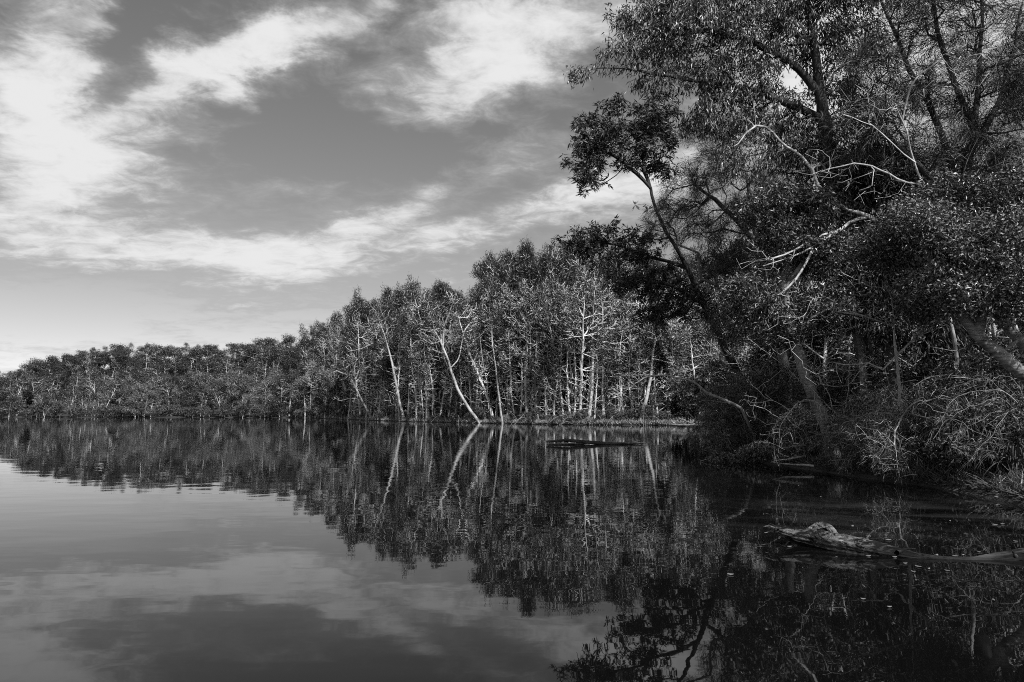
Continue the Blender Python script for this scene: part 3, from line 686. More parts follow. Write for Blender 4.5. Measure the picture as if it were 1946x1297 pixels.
near_tree('leaning_tree', 'slim dark tree leaning over the water to an open fan crown of starry leaf clusters', 102,
    [(1458, 850, 29.00), (1430, 770, 28.71), (1404, 709, 28.27), (1367, 642, 27.55), (1335, 575, 26.97), (1305, 510, 26.39), (1272, 450, 25.81), (1246, 400, 25.38), (1236, 358, 25.23)],
    [[(1236, 358, 25.23), (1212, 332, 25.09), (1185, 310, 24.94), (1150, 285, 24.80), (1115, 265, 24.65)], [(1240, 365, 25.23), (1225, 330, 25.23), (1222, 300, 25.23), (1232, 255, 25.38), (1250, 215, 25.52)],
     [(1300, 505, 26.39), (1240, 490, 26.10), (1170, 465, 25.81), (1105, 460, 25.52), (1065, 468, 25.38)], [(1246, 400, 25.38), (1225, 388, 25.23), (1205, 392, 25.09)],
     [(1340, 585, 26.97), (1280, 545, 26.54), (1210, 530, 26.25)], [(1320, 540, 26.68), (1390, 500, 26.97), (1440, 470, 27.26)]],
    [(1110, 310, 24.80, 38, 40, 1.12), (1130, 255, 24.80, 50, 45, 1.26), (1190, 225, 25.09, 75, 40, 1.40), (1175, 280, 24.94, 70, 50, 1.40), (1245, 220, 25.38, 55, 45, 1.26), (1245, 280, 25.38, 40, 55, 1.26), (1120, 345, 24.80, 30, 20, 0.70), (1265, 325, 25.38, 25, 14, 0.56),
     (1100, 458, 25.52, 60, 22, 1.12), (1165, 445, 25.81, 50, 22, 1.12), (1130, 485, 25.81, 50, 16, 0.98), (1215, 470, 26.10, 50, 30, 1.26), (1180, 530, 26.10, 45, 25, 1.12), (1250, 540, 26.39, 60, 35, 1.40), (1310, 580, 26.68, 60, 40, 1.40), (1240, 600, 26.82, 40, 20, 0.98),
     (1390, 490, 27.11, 60, 40, 1.40), (1440, 540, 27.40, 60, 45, 1.40)],
    0.17, 0.008, 1200, 'bark_dark', 'leaf_whorl', ('whorl', 2900, 9, 0.25, 0.045))

near_tree('feathery_tree', 'feathery needle leaved tree filling the gap behind the fan shaped crown', 103,
    [(1500, 840, 24), (1490, 700, 24), (1465, 560, 23.8), (1435, 430, 23.6), (1415, 320, 23.5), (1400, 230, 23.4)],
    [[(1445, 470, 23.7), (1380, 400, 23.3), (1320, 350, 23)], [(1420, 340, 23.5), (1470, 270, 23.5), (1500, 200, 23.6)], [(1470, 600, 23.8), (1400, 560, 23.2), (1330, 530, 22.8)]],
    [(1300, 370, 23, 50, 45, 1.0), (1350, 320, 23.2, 55, 45, 1.2), (1270, 430, 22.8, 45, 45, 1.0), (1370, 420, 23.4, 70, 50, 1.4), (1340, 250, 23.2, 40, 30, .8), (1420, 240, 23.5, 55, 45, 1.2), (1490, 300, 23.6, 60, 70, 1.4), (1440, 380, 23.6, 60, 50, 1.4), (1360, 490, 22.8, 60, 40, 1.2), (1430, 520, 23.4, 80, 60, 1.5), (1400, 620, 23, 60, 45, 1.2)],
    0.19, 0.009, 1000, 'bark_grey', 'leaf_needle', ('needle', 48000, ST_NEEDLE), rq=0.04)

near_tree('feathery_tree', 'tall dark feathery tree with thin sky gaps between its many upward branches', 104,
    [(1800, 880, 17), (1815, 700, 17), (1822, 520, 16.9), (1830, 380, 16.8), (1850, 240, 16.7), (1862, 100, 16.6), (1870, -40, 16.6), (1880, -200, 16.6)],
    [[(1830, 390, 16.8), (1790, 270, 16.6), (1740, 150, 16.4), (1690, 40, 16.2), (1650, -60, 16)], [(1850, 250, 16.7), (1800, 120, 16.6), (1770, 0, 16.5), (1750, -100, 16.5)],
     [(1845, 290, 16.7), (1900, 180, 16.6), (1930, 60, 16.5), (1960, -60, 16.5)], [(1825, 480, 16.9), (1880, 380, 16.6), (1960, 310, 16.4)], [(1826, 440, 16.9), (1760, 330, 16.5), (1690, 260, 16.2), (1620, 220, 16)]],
    [(1700, 60, 16.2, 90, 60, 1.2, .65), (1780, 40, 16.5, 80, 70, 1.2, .65), (1880, 60, 16.6, 90, 80, 1.2, .65), (1640, 130, 16, 60, 60, 1.0), (1690, 180, 16.3, 90, 60, 1.2), (1790, 170, 16.5, 80, 60, 1.2), (1900, 200, 16.6, 80, 80, 1.2), (1640, 240, 16.2, 70, 50, 1.0), (1740, 280, 16.5, 90, 60, 1.2), (1850, 300, 16.6, 90, 60, 1.2), (1940, 330, 16.5, 60, 70, 1.2),
     (1700, -60, 16.2, 120, 60, 1.5, .5), (1850, -80, 16.6, 150, 70, 1.5, .5), (1980, 120, 16.5, 60, 130, 1.5)],
    0.2, 0.008, 1500, 'bark_dark', 'leaf_needle', ('needle', 58000, ST_NEEDLE), rq=0.035)

near_tree('gnarled_tree', 'gnarled tree with a thick bleached limb bending up through dark foliage', 105,
    [(1770, 870, 18.08), (1758, 760, 18.08), (1742, 640, 18.08), (1716, 520, 17.97), (1690, 450, 17.74)],
    [[(1690, 450, 17.74), (1650, 412, 17.40), (1612, 396, 17.18), (1580, 375, 17.06), (1552, 352, 16.95), (1543, 322, 16.95), (1522, 300, 16.95), (1496, 278, 16.95), (1470, 251, 16.95), (1436, 238, 16.95), (1418, 250, 16.95), (1402, 270, 16.95), (1390, 278, 16.95)], [(1436, 238, 16.95), (1434, 215, 16.95), (1428, 190, 16.95)],
     [(1640, 408, 17.40), (1590, 440, 17.06), (1545, 470, 16.84), (1500, 490, 16.72), (1452, 505, 16.61)], [(1590, 440, 17.06), (1560, 450, 16.95), (1510, 475, 16.61), (1470, 490, 16.50), (1440, 495, 16.50)],
     [(1545, 468, 16.84), (1530, 500, 16.84), (1510, 530, 16.84), (1480, 560, 16.84), (1450, 580, 16.72)], [(1580, 445, 17.06), (1610, 450, 17.06), (1645, 440, 17.18), (1665, 445, 17.18)],
     [(1700, 470, 17.85), (1660, 490, 17.40), (1620, 505, 17.18), (1560, 525, 16.95)], [(1695, 460, 17.85), (1740, 485, 17.63), (1785, 470, 17.51), (1795, 450, 17.51), (1810, 445, 17.51)]],
    [(1450, 500, 16.61, 60, 40, .5), (1470, 560, 16.84, 50, 30, .5), (1590, 300, 17.18, 50, 30, .6), (1420, 260, 16.95, 40, 35, .4), (1800, 440, 17.51, 50, 30, .5), (1600, 520, 16.95, 70, 30, .5)],
    0.075, 0.005, 170, ('bark_dark', 'bark_bleached'), None, None, jit=0.025, bf=0.2, tap=0.1)
near_tree('dead_tree', 'dead twiggy tree with a spray of thin bare grey branches before the black trunk', 111,
    [(1725, 870, 15.4), (1712, 760, 15.2), (1700, 680, 15), (1694, 620, 15), (1690, 570, 15)],
    [[(1697, 640, 15), (1640, 600, 14.8), (1580, 590, 14.6)], [(1694, 610, 15), (1720, 560, 14.8), (1760, 540, 14.7)], [(1706, 720, 15.1), (1650, 690, 14.8), (1590, 690, 14.6)], [(1700, 690, 15), (1740, 640, 14.8), (1790, 620, 14.6)]],
    [(1580, 600, 14.6, 90, 50, .6), (1670, 560, 14.9, 80, 50, .7), (1760, 560, 14.7, 70, 50, .6), (1590, 700, 14.6, 80, 40, .6), (1780, 640, 14.6, 60, 40, .6), (1490, 640, 14.8, 60, 40, .6)],
    0.04, 0.0045, 330, 'twig_grey', None, None, jit=0.02, bf=0.15)
near_tree('dead_tree', 'tall dead tree whose thin crooked pale branches thread the feathery foliage', 112,
    [(1830, 880, 15.8), (1815, 700, 15.8), (1795, 520, 15.7), (1770, 400, 15.6), (1740, 310, 15.5), (1715, 230, 15.4)],
    [[(1760, 370, 15.6), (1690, 330, 15.3), (1620, 310, 15.1), (1560, 325, 15)], [(1740, 310, 15.5), (1660, 240, 15.2), (1600, 215, 15)], [(1795, 500, 15.7), (1850, 420, 15.4), (1900, 380, 15.2), (1940, 330, 15)], [(1715, 230, 15.4), (1740, 150, 15.3), (1800, 100, 15.2)], [(1770, 400, 15.6), (1830, 330, 15.4), (1860, 260, 15.2)]],
    [(1640, 210, 15.1, 80, 60, .7), (1700, 150, 15.3, 80, 60, .7), (1570, 310, 15, 60, 40, .6), (1830, 110, 15.2, 80, 70, .7), (1900, 330, 15, 70, 60, .6), (1650, 350, 15.2, 70, 40, .6), (1880, 440, 15.2, 60, 50, .6)],
    0.05, 0.0045, 380, 'twig_grey', None, None, jit=0.025, bf=0.15)

near_tree('leaning_pale_tree', 'thick mottled pale trunk leaning left out of the bank with bright broad leaved crown', 106,
    [(2030, 830, 12.6), (1990, 762, 12.5), (1946, 712, 12.5), (1900, 672, 12.5), (1858, 634, 12.6), (1820, 585, 12.7), (1790, 530, 12.8), (1770, 470, 13)],
    [[(1800, 550, 12.8), (1850, 490, 12.6), (1910, 450, 12.4)], [(1858, 634, 12.6), (1880, 560, 12.3), (1920, 510, 12.1)], [(1780, 500, 12.9), (1740, 440, 13), (1700, 420, 13)]],
    [(1900, 520, 12.3, 70, 45, .9), (1850, 470, 12.6, 80, 50, 1.0), (1930, 450, 12.3, 70, 55, 1.0), (1790, 450, 13, 80, 60, 1.0), (1720, 430, 13.2, 60, 45, .9), (1840, 560, 12.4, 60, 35, .8), (1960, 570, 12, 50, 50, .8), (1780, 540, 12.9, 55, 40, .9)],
    0.15, 0.005, 900, 'bark_pale_near', 'leaf_shrub_bright', ('broad', 42000, ST_BROAD))
near_tree('leaning_pale_tree', 'second thick pale leaning trunk, just beyond the mottled one, under dark leaves', 107,
    [(2060, 800, 13.2), (2000, 720, 13.1), (1946, 656, 13.1), (1905, 610, 13.2), (1860, 545, 13.4), (1830, 470, 13.6), (1815, 400, 13.8)],
    [[(1830, 470, 13.6), (1870, 400, 13.5), (1930, 370, 13.4)], [(1850, 530, 13.5), (1800, 480, 13.8), (1740, 470, 14)]],
    [(1870, 380, 13.6, 80, 50, 1.0), (1950, 400, 13.4, 60, 60, 1.0), (1800, 380, 13.8, 70, 45, 1.0), (1730, 480, 14.1, 60, 45, 1.0), (1660, 470, 14.5, 60, 40, .9), (1760, 580, 14.4, 60, 40, 1.0)],
    0.14, 0.005, 700, 'bark_pale_near', 'leaf_broad_dark', ('broad', 28000, ST_BROAD))
near_tree('pale_trunk_tree', 'pale ring barked trunk leaning a little left behind the tangle of bare twigs', 108,
    [(1592, 870, 17.2), (1568, 810, 17.1), (1546, 760, 17.1), (1527, 705, 17.1), (1508, 640, 17.2), (1490, 560, 17.4), (1480, 480, 17.6), (1475, 420, 17.8)],
    [[(1508, 640, 17.2), (1460, 580, 17), (1420, 560, 16.8)], [(1490, 560, 17.4), (1530, 500, 17.3), (1570, 470, 17.2)]],
    [(1420, 560, 17, 60, 40, .9), (1500, 470, 17.6, 70, 50, 1.0), (1570, 480, 17.3, 60, 50, 1.0), (1470, 400, 17.8, 60, 50, 1.0), (1550, 400, 17.6, 60, 45, 1.0), (1480, 620, 17.2, 60, 40, .9), (1560, 580, 17.4, 60, 40, 1.0)],
    0.16, 0.007, 700, 'bark_pale_near', 'leaf_broad_dark', ('hang', 34000, dict(spread=0.1, along=0.6, rand=0.75, up=-0.1, L=0.12, W=0.036, bend=0.1)))
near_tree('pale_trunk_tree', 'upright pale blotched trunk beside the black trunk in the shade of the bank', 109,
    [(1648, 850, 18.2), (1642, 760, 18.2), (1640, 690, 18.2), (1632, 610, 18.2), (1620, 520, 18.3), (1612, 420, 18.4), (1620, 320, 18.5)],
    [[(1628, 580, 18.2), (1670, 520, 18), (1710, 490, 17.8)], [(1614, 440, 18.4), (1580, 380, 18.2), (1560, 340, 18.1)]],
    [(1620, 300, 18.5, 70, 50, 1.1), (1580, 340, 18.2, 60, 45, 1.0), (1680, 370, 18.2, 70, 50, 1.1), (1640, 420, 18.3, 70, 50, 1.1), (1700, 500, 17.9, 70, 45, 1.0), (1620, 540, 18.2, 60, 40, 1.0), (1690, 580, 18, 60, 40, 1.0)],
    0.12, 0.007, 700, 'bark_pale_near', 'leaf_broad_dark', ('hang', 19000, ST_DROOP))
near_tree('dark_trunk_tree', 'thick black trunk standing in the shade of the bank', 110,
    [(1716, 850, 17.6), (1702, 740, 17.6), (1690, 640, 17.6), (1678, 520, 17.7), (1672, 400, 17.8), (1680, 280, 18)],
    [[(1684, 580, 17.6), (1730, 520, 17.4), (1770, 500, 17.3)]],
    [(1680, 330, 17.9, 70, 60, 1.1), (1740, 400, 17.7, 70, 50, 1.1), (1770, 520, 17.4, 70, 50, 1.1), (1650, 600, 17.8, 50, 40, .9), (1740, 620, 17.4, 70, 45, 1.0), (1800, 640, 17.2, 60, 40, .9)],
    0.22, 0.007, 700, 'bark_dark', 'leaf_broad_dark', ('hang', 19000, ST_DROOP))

def near_fill():
    # the wood goes on behind: further trees on the right bank, close the view between the near trunks
    r = np.random.default_rng(77)
    for i in range(34):
        px = 1385 + (i % 17) * 36 + r.uniform(-12, 12); Y = (25.5 if i < 17 else 33) + r.uniform(-2, 4) + (1500 - px) * 0.004
        x = G(px, Y)[0]
        if shore_dist(np.array([x]), np.array([Y]))[0] < 1.5: continue
        z = gz(x, Y); pyt = float(np.interp(px, [1380, 1480, 1600, 2000], [470, 390, 340, 310])) + r.uniform(-30, 60)
        hh = P(px, pyt, Y)[2] - z; s = hh / 18.2
        plant('bank_tree', BANK[[0, 1, 2, 2, 0][i % 5]], x, Y, s * 1.3, r.uniform(0, 6.28), BANK_LOOK[[0, 1, 2, 2, 0][i % 5]] + ' tree deep in the wood behind the near bank', 'tree', 'trees deep in the near wood', sz=s)
    for i in range(26):
        px = 1390 + i * 25 + r.uniform(-9, 9); Y = (24 if i % 2 else 31) + r.uniform(-1, 3); x = G(px, Y)[0]; s = r.uniform(0.4, 0.6)
        if shore_dist(np.array([x]), np.array([Y]))[0] < 2: continue
        plant('thicket_tree', THICKET[i % 2], x, Y, s, r.uniform(0, 6.28), 'low dark bushy tree closing the view between the near bank trunks', 'tree', 'bushy trees in the near wood')
    # the wood goes on along the bank beside the viewer, outside the picture, and shades the water
    for i, (x, y, s) in enumerate([(14.5, 10.5, 1), (19, 4, .9)]):
        plant('bank_tree', BANK[i % 3], x, y, s * 1.1, r.uniform(0, 6.28), BANK_LOOK[i % 3] + ' tree on the bank past the leaning pale trunks', 'tree', 'trees past the leaning pale trunks', sz=s)
    for i in range(44):
        px = 1375 + i * 14 + r.uniform(-9, 9); Y = float(np.interp(px, [1338, 1500, 1760, 1950], [27, 18, 13.3, 10.4])) + (r.uniform(1.6, 3) if i % 2 else r.uniform(3.5, 8))
        x = G(px, Y)[0]; s = r.uniform(0.45, 0.75) if i % 2 else r.uniform(0.8, 1.25)
        plant('bank_shrub', FINE[int(r.integers(0, 3))], x, Y, s, r.uniform(0, 6.28), ('small ' if i % 2 else 'tall ') + 'dim leafy shrub under the trees of the near bank', 'shrub', 'shrubs under the trees of the near bank', parts=('stems', 'foliage'))
near_fill()

# arching, half bare, twiggy shrubs hanging over the water's edge
def twig_shrub(label, seed, root, tips, blobs, n_att, n_leaf, bare=True, leaf='leaf_needle', style=None, r0=0.022, tip=0.004, bark='twig_grey', name='twiggy_shrub'):
    r = np.random.default_rng(seed); base = P(*root); base[2] = gz(base[0], base[1])
    lines = []
    for t in tips:
        p0 = np.array([0, 0, -0.1]) + np.array([r.normal() * .06, r.normal() * .06, 0]); pts = [p0]
        for q in t: pts.append(P(*q) - base)
        sp, _ = smooth_path(pts, 0.16, r, 0.012); lines.append(list(sp))
    trunk = lines[0]; bl = [(P(b[0], b[1], b[2]) - base, np.array([b[3] * b[2] / F, b[5], b[4] * b[2] / F])) for b in blobs]
    A = sample_blobs(bl, n_att, r, 0.3); A[:, 2] = np.maximum(A[:, 2], 0.06 - base[2])
    N, par, own = grow(lines, A, 0.25); R, kids = radii(N, par, tip, r0, 2.0)
    o = thing(name, label, 'shrub', tuple(base))
    g = wood(N, par, own, R, r, 0.12, 0.012)[0]; link('stems', g.mesh('twig_wood', bark, True), o)
    cg = Geo(); dress(cg, N, par, R, r, n_leaf, style or dict(spread=0.05, along=0.8, rand=0.7, up=-0.1, L=0.16, W=0.007, bend=0.3), 0.02)
    link('foliage', cg.mesh('twig_leaves', leaf), o)
    return o
twig_shrub('fuzzy dark needle shrub bulging over the water at the tip of the near bank', 201, (1400, 850, 23.4),
    [[(1390, 800, 23), (1360, 770, 22.6)], [(1370, 800, 22.8), (1330, 800, 22.2), (1310, 830, 22)], [(1420, 790, 23), (1440, 760, 22.6)], [(1360, 830, 22.6), (1340, 850, 22)]],
    [(1380, 790, 22.8, 55, 40, .9), (1350, 830, 22.4, 45, 30, .8), (1430, 800, 22.6, 45, 45, .9), (1400, 740, 23, 40, 30, .8)], 330, 15000,
    style=dict(spread=0.07, along=0.9, rand=0.5, up=0.0, L=0.24, W=0.010, bend=0.2), leaf='leaf_shrub')
twig_shrub('bare grey twig shrub arching down to the water in front of the ring barked trunk', 202, (1600, 870, 17.4),
    [[(1570, 790, 16.8), (1530, 760, 16.4), (1490, 800, 15.9), (1478, 860, 15.7)], [(1560, 800, 16.8), (1510, 780, 16.2), (1470, 820, 15.9), (1480, 885, 15.7)], [(1580, 760, 16.9), (1540, 700, 16.6), (1500, 690, 16.3), (1440, 740, 16)],
     [(1610, 760, 17), (1615, 700, 16.8), (1600, 672, 16.6), (1540, 668, 16.3), (1500, 720, 16)], [(1560, 840, 16.8), (1500, 850, 16), (1450, 840, 15.9)], [(1640, 800, 17), (1680, 740, 16.6), (1740, 720, 16.4)], [(1590, 790, 17), (1480, 690, 16.4), (1420, 640, 16.6)]],
    [(1490, 830, 15.9, 45, 45, .6), (1560, 700, 16.5, 70, 40, .7), (1540, 800, 16.3, 60, 40, .6), (1440, 760, 16, 40, 40, .5), (1640, 700, 16.8, 50, 35, .6)], 300, 1800)
twig_shrub('bare twig shrub with long curved stems drooping to the water beside the tussock bank', 203, (1800, 900, 15),
    [[(1780, 780, 14.6), (1730, 770, 14.2), (1700, 830, 13.8), (1705, 890, 13.6)], [(1790, 780, 14.6), (1720, 790, 14.1), (1680, 850, 13.8), (1660, 890, 13.7)], [(1770, 760, 14.6), (1700, 740, 14.2), (1640, 770, 14.2)], [(1760, 840, 14.4), (1720, 880, 13.6), (1708, 908, 13.4)]],
    [(1690, 850, 13.8, 50, 40, .6), (1720, 800, 14.2, 60, 40, .7), (1650, 820, 14.2, 50, 40, .6), (1710, 890, 13.6, 40, 20, .4)], 300, 5200)
twig_shrub('low sweeping bundle of long grey bare canes bowing left from under the leaning trunks', 204, (1985, 845, 12.6),
    [[(1930, 760, 12.3), (1870, 745, 12), (1810, 760, 11.8), (1785, 800, 11.7)], [(1920, 770, 12.2), (1860, 770, 11.8), (1800, 800, 11.6), (1770, 830, 11.6)], [(1930, 750, 12.3), (1850, 720, 12), (1790, 715, 12), (1740, 735, 12)], [(1920, 790, 12.2), (1860, 800, 11.7), (1810, 825, 11.6)],
     [(1940, 740, 12.3), (1900, 715, 12.1), (1880, 735, 12)], [(1930, 780, 12.2), (1880, 830, 11.6), (1840, 880, 11.4)], [(1900, 740, 12.2), (1830, 730, 12), (1760, 760, 11.9)]],
    [(1800, 780, 11.8, 60, 40, .5), (1860, 830, 11.6, 60, 50, .6), (1880, 725, 12, 40, 20, .4)], 120, 1600, r0=0.015, tip=0.003, bark='cane_grey')
twig_shrub('grey green shrub with fine drooping twigs hiding the foot of the near bank', 205, (1700, 890, 15.9),
    [[(1660, 830, 15.4), (1620, 850, 15), (1600, 890, 14.9)], [(1690, 820, 15.4), (1680, 860, 14.7), (1672, 900, 14.5)], [(1640, 810, 15.6), (1580, 830, 15.4)], [(1720, 820, 15.4), (1760, 830, 14.8)]],
    [(1620, 840, 15.3, 60, 40, .8), (1690, 840, 15, 60, 40, .8), (1580, 850, 15.6, 45, 35, .7), (1750, 830, 14.8, 50, 40, .7), (1650, 800, 15.8, 70, 35, .8)], 330, 12000)
twig_shrub('dark shrub with small leaves trailing over the water below the fuzzy shrub', 206, (1450, 880, 20.8),
    [[(1420, 860, 20.2), (1380, 868, 19.8), (1345, 872, 19.8)], [(1440, 850, 20.2), (1410, 870, 19.6), (1390, 880, 19.5)], [(1470, 850, 20), (1500, 870, 18.6)], [(1480, 840, 20), (1520, 850, 18)]],
    [(1400, 872, 19.8, 50, 10, .5), (1450, 860, 19.8, 50, 18, .6), (1510, 860, 18.2, 40, 22, .6), (1350, 850, 20, 12, 12, .3)], 220, 5000, leaf='leaf_shrub', style=dict(spread=0.04, along=0.6, rand=0.8, up=0.1, L=0.12, W=0.03))
twig_shrub('rounded dark leafy bush on the bank below the leaning pale trunks', 207, (1900, 880, 13.4),
    [[(1880, 800, 12.8), (1850, 770, 12.5)], [(1920, 790, 12.8), (1940, 750, 12.6)], [(1870, 850, 12.6), (1830, 860, 12.2)], [(1930, 850, 12.2), (1950, 830, 11.8)]],
    [(1870, 800, 12.7, 60, 45, .8), (1940, 780, 12.7, 50, 45, .8), (1840, 850, 12.5, 60, 35, .7), (1920, 860, 12.3, 50, 40, .7), (1790, 840, 13.2, 40, 40, .7)], 260, 8000, leaf='leaf_shrub', style=dict(spread=0.06, along=0.6, rand=0.8, up=0.1, L=0.11, W=0.035))
twig_shrub('dark rounded bush at the inlet between the paperbark bank and the near wood', 208, (1310, 806, 66),
    [[(1300, 780, 65), (1290, 750, 65)], [(1330, 780, 64), (1345, 750, 64)], [(1310, 770, 65), (1312, 735, 65)]],
    [(1300, 770, 65, 35, 25, 2.0), (1340, 760, 62, 40, 35, 2.2), (1310, 740, 65, 40, 22, 2.0), (1345, 795, 58, 25, 14, 1.2), (1365, 720, 60, 35, 30, 2)], 220, 7000, leaf='leaf_stand_dark', style=dict(spread=0.2, along=0.5, rand=0.8, up=0.1, L=0.4, W=0.12), r0=0.1, tip=0.02)
twig_shrub('pale dead branch arching low above the inlet toward the white paperbark', 209, (1440, 830, 22.5),
    [[(1410, 780, 21.6), (1370, 758, 21.6), (1340, 745, 21.6), (1320, 728, 21.6), (1290, 718, 21.6), (1240, 714, 21.6), (1205, 728, 21.6)], [(1400, 778, 21.6), (1360, 762, 21.6), (1330, 765, 21.6)]],
    [(1220, 718, 21.6, 25, 8, .3), (1330, 745, 21.6, 25, 10, .3)], 24, 40, r0=0.05, tip=0.007, bark='twig_grey', name='dead_branch')

# ------------------------------------------------------------------ strappy tussocks, grass, litter
BLADES = []
def blade_meshes():
    for sp in np.linspace(0.3, 1.0, 7):
        g = Geo(); t = np.linspace(0, 1, 7); rad = sp * t; up = (1.1 - .4 * sp) * (1.7 * t - (0.9 + .8 * sp) * t * t)
        ctr = np.stack([rad + .05, 0 * t, up - 0.03], 1); side = np.array([0, 1, 0]) * 0.012
        w = np.array([1, 1.1, 1, .9, .75, .45, .06])[:, None]
        v = np.stack([ctr + side * w, ctr + [0, 0, -.006] * w, ctr - side * w], 1).reshape(-1, 3); k = np.arange(6) * 3
        g.add(v, np.vstack([np.stack([k, k + 1, k + 4, k + 3], 1), np.stack([k + 1, k + 2, k + 5, k + 4], 1)])); BLADES.append(g.mesh('blade', 'strap_leaf', True))
blade_meshes()
def tussock(label, px, Y, n, h, seed):
    r = np.random.default_rng(seed); x, y = G(px, Y); z = gz(x, y)
    o = thing('grass_tussock', label, 'tussock', (x, y, z))
    for i in range(n):
        L = h * r.uniform(0.6, 1.2); q = link('blade', BLADES[int(r.integers(0, 7))], o); q.rotation_euler = (r.normal() * .1, r.normal() * .12, r.uniform(0, 6.28)); q.scale = (L, 1.0, L)
tussock('large strappy tussock with arching shiny blades at the foot of the leaning trunks', 1938, 12.1, 150, 1.05, 301)
tussock('small strappy tussock half hidden behind bare canes', 1845, 13.6, 90, 0.8, 302)
tussock('small strappy tussock at the foot of the ring barked trunk', 1560, 18.2, 80, 0.7, 303)

def grass():
    r = np.random.default_rng(5); g = Geo(); n = 26000
    px = r.uniform(600, 1330, n); dd = r.random(n) ** 2 * 5 + 0.15
    Yb = np.interp(px, [540, 600, 650, 700, 760, 820, 880, 905, 960, 1000, 1060, 1120, 1200, 1260, 1310, 1340], [208, 188, 158, 132, 117, 107, 100, 96, 93, 88, 84, 82, 80, 79, 72, 60])
    Y = Yb + dd; x = (px - CX) / F * (Y * CP - H_CAM * SP); dense = np.interp(px, [600, 800, 930, 1000, 1250, 1330], [.2, .35, .7, 1, 1, .6])
    keep = r.random(n) < dense * (0.4 + 0.6 * (np.sin(px * .09) * np.sin(px * .031 + 2) > -.3)); x = x[keep]; Y = Y[keep]; px = px[keep]
    z = ground(x, Y); ok = z > 0.03; x, Y, z = x[ok], Y[ok], z[ok]; m = len(x)
    d = np.stack([r.normal(size=m) * .45, r.normal(size=m) * .45, np.ones(m)], 1)
    g.leaves(np.stack([x, Y, z - .03], 1), d, r.uniform(.25, .8, m), 0.07, r, 0.15, 0.3)
    o = link('bank_grass', g.mesh('bank_grass', 'grass_blade')); o['kind'] = 'stuff'; tag(o, 'pale tufty grass along the paperbark bank', 'grass')
    g = Geo(); n = 30000
    px = r.uniform(1340, 2150, n); Yb = np.interp(px, [1338, 1370, 1430, 1500, 1620, 1760, 1850, 1950, 2100], [27, 22.8, 20, 18, 15.3, 13.3, 11.9, 10.4, 8.6])
    Y = Yb + r.random(n) * 6 + 0.05; x = (px - CX) / F * (Y * CP - H_CAM * SP); z = ground(x, Y)
    ok = z > 0.02; x, Y, z = x[ok], Y[ok], z[ok]; m = len(x)
    d = unit(np.stack([r.normal(size=m), r.normal(size=m), r.normal(size=m) * .35], 1))
    g.leaves(np.stack([x, Y, z + .015], 1), d, r.uniform(.06, .16, m), 0.03, r)
    o = link('leaf_litter', g.mesh('leaf_litter', 'leaf_litter')); o['kind'] = 'stuff'; tag(o, 'dead leaves strewn over the shady near bank', 'leaf litter')
    g = Geo(); n = 9000
    px = r.uniform(1345, 2100, n); Yb = np.interp(px, [1338, 1370, 1430, 1500, 1620, 1760, 1850, 1950, 2100], [27, 22.8, 20, 18, 15.3, 13.3, 11.9, 10.4, 8.6])
    Y = Yb + r.random(n) ** 2 * 5 + 0.1; x = (px - CX) / F * (Y * CP - H_CAM * SP); z = ground(x, Y); ok = z > 0.1; x, Y, z = x[ok], Y[ok], z[ok]; m = len(x)
    d = np.stack([r.normal(size=m) * .6, r.normal(size=m) * .6, np.ones(m)], 1)
    g.leaves(np.stack([x, Y, z - .03], 1), d, r.uniform(.2, .55, m), 0.014, r, 0.25, 0.3)
    o = link('ground_cover', g.mesh('ground_cover', 'strap_leaf')); o['kind'] = 'stuff'; tag(o, 'thin dark grass and sedge on the near bank', 'grass')
grass()

# ------------------------------------------------------------------ logs and floating wood
def lump_tube(pts, rad, sides, seed, amp=0.12, step=0.06):
    r = np.random.default_rng(seed); sp, pr = smooth_path(pts, step); rr = np.interp(pr, np.arange(len(rad)), rad)
    g = Geo(); g.tube(sp, rr, sides); v = g.v[0].reshape(len(sp), sides, 3); c = sp[:, None, :]
    s = np.linspace(0, len(sp) * step, len(sp))[:, None]; th = np.linspace(0, 2 * math.pi, sides, endpoint=False)[None]
    grain = sum(np.sin(n * th + s * q + n) * 0.22 for n, q in ((9, .6), (14, -.9), (19, .5), (23, -.4)))
    k = 1 + amp * (grain + 0.6 * np.sin(3 * th + s * 2.1 + seed) + 0.5 * np.sin(7 * th - s * 1.3) + 0.35 * np.sin(12 * th + s * 3.0) + 0.5 * np.sin(s * 5 + 2 * th) * np.sin(s * 1.7)) + r.normal(size=(len(sp), sides)) * amp * 0.18
    g.v[0] = (c + (v - c) * k[..., None]).reshape(-1, 3).astype(np.float32); return g
def close_ends(g, n, sides):
    v = g.v[0]; a = v[:sides].mean(0); b = v[-sides:].mean(0); g.add(np.vstack([a, v[:sides], b, v[-sides:]]),
        [(0, 1 + i, 1 + (i + 1) % sides, 0) for i in range(0)] or np.array([[0, 1 + (i + 1) % sides, 1 + i, 0] for i in range(0)]).reshape(0, 4))
